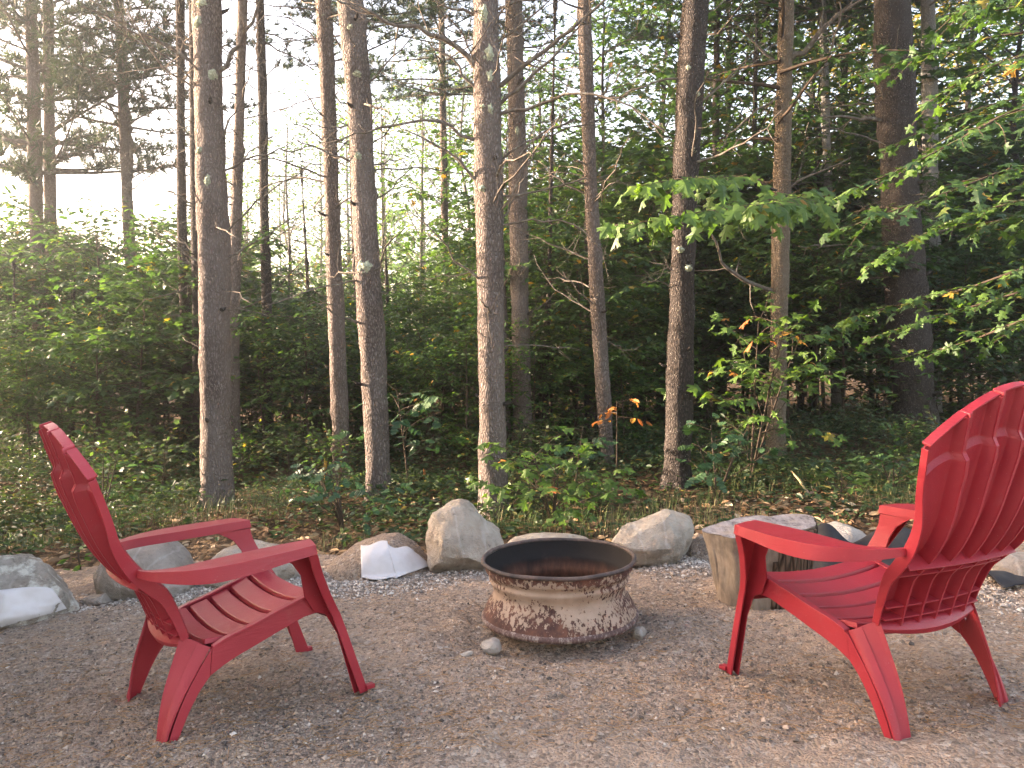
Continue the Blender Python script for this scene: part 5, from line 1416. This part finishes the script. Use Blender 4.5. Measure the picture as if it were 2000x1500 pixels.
# the mottled maple with its bright bough in front of the dark pine
mp_Y = 7.9
mtree = pine('mottled brown maple trunk carrying a bright green leafy bough', [(1513, 940), (1520, 700), (1524, 500), (1530, 250), (1536, 0)], (33, 27), Y=mp_Y, seed=52, mat='bark_maple', dead=0, crown=None, H=10, name='maple_tree',
     paths=[dict(p=[(1552, 125), (1590, 80), (1627, 37), (1700, -10)], r=.035, t=8), dict(p=[(1547, 222), (1590, 150), (1627, 93), (1640, 0)], r=.022, t=8), dict(p=[(1507, 575), (1460, 550), (1415, 520), (1395, 465), (1370, 420)], r=.026, t=5), dict(p=[(1515, 180), (1460, 230), (1400, 300)], r=.014, t=6), dict(p=[(1535, 372), (1590, 340), (1660, 310)], r=.016, t=6), dict(p=[(1525, 130), (1480, 90), (1420, 20)], r=.014, t=5)])
base = np.array(mtree.location)
allP, allD, allN, allS = [], [], [], []
wood = MB()
for pts in [[(1515, 372, 7.8), (1470, 352, 6.6), (1400, 345, 5.5), (1310, 352, 5.0), (1235, 365, 4.9)], [(1518, 415, 7.8), (1500, 404, 6.2), (1450, 405, 5.2), (1360, 415, 4.8), (1270, 432, 4.7), (1200, 440, 4.9)], [(1518, 400, 7.8), (1540, 385, 6.4), (1560, 385, 5.4), (1520, 395, 4.8), (1470, 402, 4.6)]]:
    Q = [at(px, py, Y) - base for px, py, Y in pts]
    Q, (tws, P, D, Nn) = bough(rl, Q, .42, .068, .075, .22, .3)
    k = (P + base)[:, 1] < 6.0
    allP.append(P[k]); allD.append(D[k] * .9 + [0, -.1, -.5]); allN.append(unit(Nn[k] * 1.1 + [0, -.75, .3])); allS.append(.118 * rl.uniform(.7, 1.2, k.sum()))
    wood.add(*tube(Q, np.linspace(.012, .002, len(Q)), 5))
    for t in tws[:-1]: wood.add(*tube(t, np.linspace(.003, .001, len(t)), 3, False))
wood.build('bough', M['twig'], mtree)
leafed(mtree, 'maple', np.concatenate(allP), np.concatenate(allD), np.concatenate(allN), np.concatenate(allS), M['leaf_o_light'], 290, base, .0, 1)
# its upper crown
stem, wd, lf = broadleaf(seed=420, H=6.5, spread=2.6, leaf=.11, base=.10, nl=34, shape=MAPLE_S, step=.085, gap=.16, r0=.05, el0=35, tw=.42)
c = np.array([at(1533, 120, mp_Y)[0] - base[0], 0, 2.5])
o = put('branches', wd.mesh('maple_branches'), M['twig'], mtree, c); o = put('crown', lf.mesh('maple_crown', False), M['leaf_dark'], mtree, c)

# the tree out of frame on the right whose boughs hang into the picture
rtree = thing('maple_tree', 'broadleaf tree whose dark green boughs hang into the view above the right chair', 'tree', on_floor(3.9, 5.0))
base = np.array(rtree.location)
tp = np.array([(0, 0, 0), (.05, 0, 1.5), (-.03, .05, 3.2), (.08, 0, 5.5), (.05, .1, 8.5)])
V, F = bark_trunk(tp, np.array([.13, .11, .095, .07, .02]), 91); MB().add(V, F).build('trunk', M['bark_maple'], rtree)
allP, allD, allN, allS = [], [], [], []; wood = MB()
for pts in [[(2330, 260, 5.0), (2150, 225, 4.7), (1990, 215, 4.4), (1880, 270, 4.2), (1760, 330, 4.2), (1650, 375, 4.3)], [(2330, 330, 5.0), (2140, 310, 4.6), (1980, 330, 4.4), (1840, 380, 4.2), (1720, 420, 4.2), (1640, 450, 4.3)], [(2330, 120, 5.0), (2160, 90, 4.7), (2000, 110, 4.5), (1890, 150, 4.5), (1800, 210, 4.6)], [(2330, 460, 5.0), (2140, 480, 4.8), (2010, 520, 4.7), (1900, 560, 4.9), (1780, 590, 5.2), (1660, 620, 5.5)], [(2330, 30, 5.0), (2150, 10, 5.0), (2000, 10, 5.2), (1900, 40, 5.6)], [(2330, 540, 5.2), (2150, 590, 5.2), (2020, 620, 5.4), (1880, 670, 5.8), (1760, 700, 6.2)], [(2330, 400, 5.0), (2160, 400, 4.9), (2010, 420, 5.0), (1900, 440, 5.4)], [(2330, 180, 5.2), (2150, 160, 5.6), (1990, 190, 5.8), (1860, 230, 6.0), (1730, 290, 6.2)], [(2330, 60, 5.2), (2120, 50, 6.0), (1950, 70, 6.3), (1800, 110, 6.5), (1660, 150, 6.6)], [(2330, 360, 5.4), (2130, 370, 5.8), (1960, 400, 6.2), (1820, 450, 6.4), (1690, 520, 6.6)], [(2330, -40, 5.0), (2150, -60, 4.6), (1980, -20, 4.4), (1850, 30, 4.4)], [(2330, 500, 5.2), (2120, 530, 5.9), (1960, 580, 6.3), (1830, 620, 6.6), (1700, 660, 6.8)]]:
    Q = [at(px, py, Y) - base for px, py, Y in pts]; Q[0] = np.array([0, 0, Q[0][2]])
    Q, (tws, P, D, Nn) = bough(rl, Q, .55, .052, .066, .16, .25)
    allP.append(P); allD.append(D); allN.append(unit(Nn + [0, -.3, .2])); allS.append(.074 * rl.uniform(.6, 1.25, len(P)))
    wood.add(*tube(Q, np.linspace(.02, .002, len(Q)), 5))
    for t in tws[:-1]: wood.add(*tube(t, np.linspace(.0035, .001, len(t)), 3, False))
wood.build('bough', M['twig'], rtree)
leafed(rtree, 'maple', np.concatenate(allP), np.concatenate(allD), np.concatenate(allN), np.concatenate(allS), M['leaf_o_mid'], 290, base, .004, 2)

def sapling(name, label, kind, px, py, Y, H, spread, leaf, n, m, seed, fall=0.0, nl=11, group=None, el0=40, stems=1, limit=260, cat='sapling', base_f=.3):
    rng = np.random.default_rng(seed)
    b = on_floor(at(px, py, Y)[0], Y, -.02)
    t = thing(name, label, cat, b, 0, group)
    AP, AD, AN, wood = [], [], [], MB()
    for s in range(stems):
        a = rng.uniform(0, 6.28); ln = .10 if stems == 1 else .38
        top = np.array([math.cos(a) * ln * H, math.sin(a) * ln * H * .6, H * rng.uniform(.8, 1.0)])
        st = np.array([[0, 0, 0], top * [.3, .3, .35], top * [.65, .65, .7], top])
        wood.add(*tube(st, np.linspace(.008 + .003 * H, .002, 4), 6))
        ga = rng.uniform(0, 6)
        for i in range(max(3, nl // stems)):
            f = base_f + (.98 - base_f) * (i + rng.uniform(0, .9)) / max(3, nl // stems); ga += 2.4
            p = np.array([np.interp(f, [0, .35, .7, 1], st[:, k]) for k in range(3)])
            lb = limb_poly(rng, p, ga, R(el0 * rng.uniform(.4, 1.2)), spread * (1.1 - .65 * f) * rng.uniform(.7, 1.15), -.35)
            wood.add(*tube(lb, np.linspace(.004, .0012, len(lb)), 4, False))
            tws, P, D, Nn = spray(rng, lb, spread * .38, leaf * .8, leaf * 1.25, .2, .2)
            for q in tws[:-1]: wood.add(*tube(q, np.linspace(.002, .0008, len(q)), 3, False))
            AP.append(P); AD.append(D); AN.append(unit(Nn + [0, -.35, .2]))
    P, D, Nn = map(np.concatenate, (AP, AD, AN))
    if len(P) > n:
        k = rng.choice(len(P), n, replace=False); P, D, Nn = P[k], D[k], Nn[k]
    wood.build('stem', M['twig'], t)
    leafed(t, kind, P, D, Nn, leaf * rng.uniform(.6, 1.15, len(P)), m, limit, np.array(b), fall, seed)
    return t
sapling('maple_sapling', 'yellow green maple sapling in front of the mottled maple trunk', 'maple', 1466, 970, 6.6, 1.40, .85, .115, 620, M['leaf_o_light'], 5, .02, 30, stems=3, limit=295)
sapling('oak_sapling', 'lobed leaf sapling standing between the lichen patched pine and the pointed boulder', 'oak', 800, 960, 6.9, 1.1, .55, .16, 260, M['leaf_o_blue'], 6, 0, 16)
sapling('leafy_shrub', 'bright green shrub right behind the fire ring, beside the tall bare branched pine', 'maple', 1080, 1034, 5.4, .58, .62, .085, 520, M['leaf_o_light'], 7, .015, 26, stems=4, cat='shrub', base_f=.15, limit=290)
sapling('leafy_shrub', 'dark shrub behind the square white cloth and left of the lichen patched pine', 'oak', 672, 1052, 5.35, .52, .46, .10, 420, M['leaf_o_blue'], 8, 0, 16, stems=4, cat='shrub', base_f=.15)
sapling('leafy_shrub', 'bluish green oak shrub left of the tree stump, in front of the dark pine', 'oak', 1400, 1000, 6.0, .60, .50, .13, 320, M['leaf_o_blue'], 9, 0, 15, stems=4, cat='shrub', base_f=.15)
sapling('oak_sapling', 'small lobed leaf sapling at the foot of the leaning pine', 'oak', 1120, 985, 6.3, .75, .34, .13, 90, M['leaf_o_blue'], 10, 0, 7)
sapling('autumn_sapling', 'slender sapling with orange leaves in front of the leaning pine', 'ovate', 1205, 965, 6.9, .72, .40, .10, 34, M['leaf_o_fall'], 12, 1.0, 5, base_f=.75, el0=15)
sapling('leafy_shrub', 'light green seedling beside the black fabric right of the stump', 'ovate', 1640, 1005, 5.6, .22, .25, .10, 26, M['leaf_o_light'], 14, 0, 6, cat='shrub', base_f=.4)
sapling('leafy_shrub', 'small shrub behind the right chair at the woodland edge', 'oak', 1745, 1000, 5.9, .30, .4, .10, 110, M['leaf_o_mid'], 15, 0, 9, stems=3, cat='shrub', base_f=.2)
sapling('leafy_shrub', 'spindly seedling with two pale leaves between the left boulders', 'ovate', 160, 1120, 4.7, .26, .10, .055, 16, M['leaf_o_light'], 16, 0, 5, cat='shrub', base_f=.2)
sapling('leafy_shrub', 'broad leaved shrub behind the top of the left chair', 'ovate', 200, 1010, 6.2, .6, .5, .075, 240, M['leaf_o_mid'], 17, 0, 14, stems=4, cat='shrub', base_f=.2)

# shrubs of the woodland edge, too many and too alike to tell apart
SH = [proto_broadleaf('edge_shrub_%d' % i, M['twig'], M['leaf_dark'], ('stem', 'branches', 'foliage'), seed=500 + i, H=.7, spread=.5, leaf=.062, base=.08, nl=16, step=.05, gap=.075, r0=.007, el0=55, lean=.12, tw=.45, shape=OVATE if i % 2 else MAPLE_S) for i in range(4)]
def shrub(px, Y, H, label, group, lm=None):
    x = at_px(px, Y); s = H / .7
    plant(SH[int(rt.integers(0, 4))], 'leafy_shrub', label, 'shrub', on_floor(x, Y), rt.uniform(0, 6), (s * 1.25, s * 1.25, s), group, lm)
def shrubs(n, x0, x1, y0, y1, h0, h1, every):
    for k in range(n):
        px, Y = rt.uniform(x0, x1), rt.uniform(y0, y1)
        mid = k % every == 0
        shrub(px, Y, rt.uniform(h0, h1), '%s shrub %s %s' % ('mid green' if mid else 'dark green', 'close' if Y < 6.8 else ('farther back' if Y < 9 else ('deep' if Y < 12.5 else 'deepest')), where(px)), 'undergrowth shrubs ' + where(px), M['leaf_mid'] if mid else M['leaf_under'])
for x, y, h in ((-3.35, 3.1, 1.2), (-3.5, 2.75, 1.3), (-3.4, 3.5, 1.2), (-3.6, 2.3, 1.3), (-3.9, 3.9, 1.4), (-3.7, 1.8, 1.2)):  # unseen shrubs added to keep low light off the left chair
    plant(SH[0], 'leafy_shrub', 'unseen leafy shrub added beyond the left edge of the clearing', 'shrub', on_floor(x, y, .05), rt.uniform(0, 6), (h * 1.5, h * 1.5, h / .7), 'added shrubs beyond the left edge')
shrubs(14, -80, 640, 5.4, 6.6, .14, .28, 3)
shrubs(18, -120, 640, 6.8, 8.6, .28, .55, 3)
shrubs(10, 620, 1340, 5.7, 6.8, .13, .26, 3)
shrubs(14, 600, 1340, 7.0, 8.6, .25, .5, 3)
shrubs(18, 1360, 2080, 6.6, 8.8, .22, .5, 4)
shrubs(22, -150, 960, 9, 12.5, .7, 1.1, 5)
shrubs(24, 960, 2150, 9, 12.5, .7, 1.2, 5)
shrubs(24, -200, 2200, 12.5, 17, .9, 1.4, 4)

# ground cover: seedlings, ferny bits and dry leaves that nobody could count
rgc = np.random.default_rng(19)
k = 34000
x = rgc.uniform(-6.5, 7, k); y = 4.95 + rgc.uniform(0, 1, k) ** 1.1 * 8
P2 = np.stack([x, y, 0 * x], 1)
den = 1.6 * vnoise(P2, 0.9, 71) + .8 * vnoise(P2, 3.1, 72) + np.clip((y - 5.2) / .7, -.35, .7) - .9 * np.exp(-((x - 2.6) / 1.0) ** 2 - ((y - 5.6) / .8) ** 2) - .6 * np.exp(-((x + .9) / .8) ** 2 - ((y - 5.2) / .4) ** 2)
kk = rgc.uniform(-1.0, .9, k) < den
x, y = x[kk], y[kk]; n_p = len(x)
gz = floor_z(x, y); h = rgc.uniform(.02, .13, n_p) * (1 + .9 * np.clip(vnoise(np.stack([x, y, 0 * x], 1), .8, 33), -.6, 1)) * np.clip((y - 4.8) / 1.6, .2, 1.9)
P = np.repeat(np.stack([x, y, gz + h], 1), 3, 0) + rgc.normal(0, .035, (3 * n_p, 3))
D = rgc.normal(0, 1, (3 * n_p, 3)) * [1, 1, .25]
Nn = unit(np.array([0, 0, 1.0]) + rgc.normal(0, .35, P.shape))
S = rgc.uniform(.030, .075, len(P))
V, F = leaves(OVATE, P, D, Nn, S)
o = put('undergrowth', mk('undergrowth', V, F, False, np.repeat(rgc.uniform(0, .985, len(P)), 6)), M['leaf_under']); tag(o, kind='stuff', label='low green undergrowth of seedlings at the edge of the wood')
# thin grass
k = 14000
x = rgc.uniform(-5.5, 5.5, k); y = 4.85 + rgc.uniform(0, 1, k) * 1.9
kk = vnoise(np.stack([x, y, 0 * x], 1), 1.7, 8) > -.05
x, y = x[kk], y[kk]; k = len(x); gz = floor_z(x, y)
hgt = rgc.uniform(.05, .17, k); a = rgc.uniform(0, 6.28, k); ln = rgc.uniform(.02, .10, k)
b0 = np.stack([x, y, gz], 1); w = np.stack([np.cos(a + 1.57), np.sin(a + 1.57), 0 * a], 1) * .0018
mid = b0 + np.stack([np.cos(a) * ln * .35, np.sin(a) * ln * .35, hgt * .65], 1); tip = b0 + np.stack([np.cos(a) * ln, np.sin(a) * ln, hgt], 1)
V = np.stack([b0 - w, b0 + w, mid + w * .7, mid - w * .7, tip], 1).reshape(-1, 3)
i5 = (np.arange(k) * 5)[:, None]
n_ = N('grass_blade'); a_n = n_.n('ShaderNodeAttribute'); a_n.attribute_name = 'rnd'
gm = n_.fin(n_.ramp(a_n.outputs['Fac'], [(0, (.05, .095, .028)), (.7, (.12, .15, .05)), (.88, (.27, .21, .10)), (1, (.36, .27, .15))]), .7, None, .2)
o = put('grass', mk('grass', V, [np.hstack([i5, i5 + 1, i5 + 2, i5 + 3]), np.hstack([i5 + 3, i5 + 2, i5 + 4])], False, np.repeat(rgc.uniform(0, 1, k), 5)), gm); tag(o, kind='stuff', label='thin dry grass behind the boulders')
# dry leaves
k = 5200
x = np.concatenate([rgc.uniform(-5, 5.5, k - 2200), rgc.normal(2.6, .8, 2200)]); y = np.concatenate([4.8 + rgc.uniform(0, 1, k - 2200) ** 1.3 * 3, rgc.normal(5.4, .55, 2200)])
kk = y > 4.75; x, y = x[kk], y[kk]; k = len(x)
P = np.stack([x, y, floor_z(x, y) + .012], 1)
V, F = leaves(OVATE, P, rgc.normal(size=P.shape) * [1, 1, .2], unit(np.array([0, 0, 1.0]) + rgc.normal(0, .35, P.shape)), rgc.uniform(.03, .085, k))
n_ = N('dry_leaf'); a_n = n_.n('ShaderNodeAttribute'); a_n.attribute_name = 'rnd'
dm = n_.fin(n_.ramp(a_n.outputs['Fac'], [(0, (.13, .075, .04)), (.4, (.24, .14, .075)), (.75, (.36, .23, .12)), (1, (.50, .38, .26))]), .8, None, .2)
o = put('leaf_litter', mk('leaf_litter', V, F, False, np.repeat(rgc.uniform(0, 1, k), 6)), dm); tag(o, kind='stuff', label='dry brown leaves on the woodland floor')
# the big curled dry leaf and the bent yellow stalk behind the stump
p = at(1572, 972, 5.9)
dl = thing('dry_leaf', 'large curled pale brown maple leaf lying on the litter behind the stump', 'leaf', p)
V = MAPLE[0].copy() * .17; V[:, 2] += 2.2 * V[:, 1] ** 2 + .03
n_ = N('curled_leaf'); cm_ = n_.fin(n_.ramp(n_.noise(n_.coord(), 30, 3), [(.3, (.30, .17, .11)), (.7, (.48, .31, .22))]), .8, None, .2)
o = put('leaf_blade', mk('leaf_blade', V, MAPLE[1], False), cm_, dl); o.rotation_euler = (R(55), R(20), .6)
q = [at(1545, 920, 5.9), at(1562, 938, 5.85), at(1573, 958, 5.8), at(1578, 985, 5.8)]
n_ = N('dry_stalk'); sm_ = n_.fin((.42, .31, .15), .8, None, .2)
o = MB().add(*tube(np.array(q), [.004, .009, .009, .008], 6)).build('plant_stalk', sm_); tag(o, 'bent dry yellow stalk standing beside the curled leaf', 'stalk')

# ------------------------------------------------------------------ thin haze added to stand in for the sun's flare and veil
V, F = box((0, 20, 8), (190, 140, 24))
hz = put('haze', mk('haze', V, F, False), None); tag(hz, kind='stuff', label='thin haze added to wash out the view like sun flare')
hm = bpy.data.materials.new('haze'); hm.use_nodes = True
ht = hm.node_tree; ht.nodes.remove(ht.nodes['Principled BSDF'])
pv = ht.nodes.new('ShaderNodeVolumePrincipled'); pv.inputs['Color'].default_value = (.90, .95, 1, 1); pv.inputs['Density'].default_value = .0046; pv.inputs['Anisotropy'].default_value = .82
ht.links.new(pv.outputs[0], ht.nodes['Material Output'].inputs['Volume'])
hz.data.materials.append(hm)

# things that still share a label are told apart by their order in the row
same = {}
for o in C.objects:
    if o.parent is None and 'category' in o and 'beyond' not in o['label']:
        same.setdefault(o['label'], []).append(o)
ORD = ['leftmost'] and ['leftmost', 'second from left', 'third from left', 'fourth from left', 'fifth from left', 'sixth from left', 'seventh from left']
for lab, os_ in same.items():
    if len(os_) > 1:
        os_.sort(key=lambda o: o.location.x / o.location.y)
        for q, o in enumerate(os_):
            o['label'] = lab + ', ' + ('rightmost' if q == len(os_) - 1 else ORD[min(q, 6)])
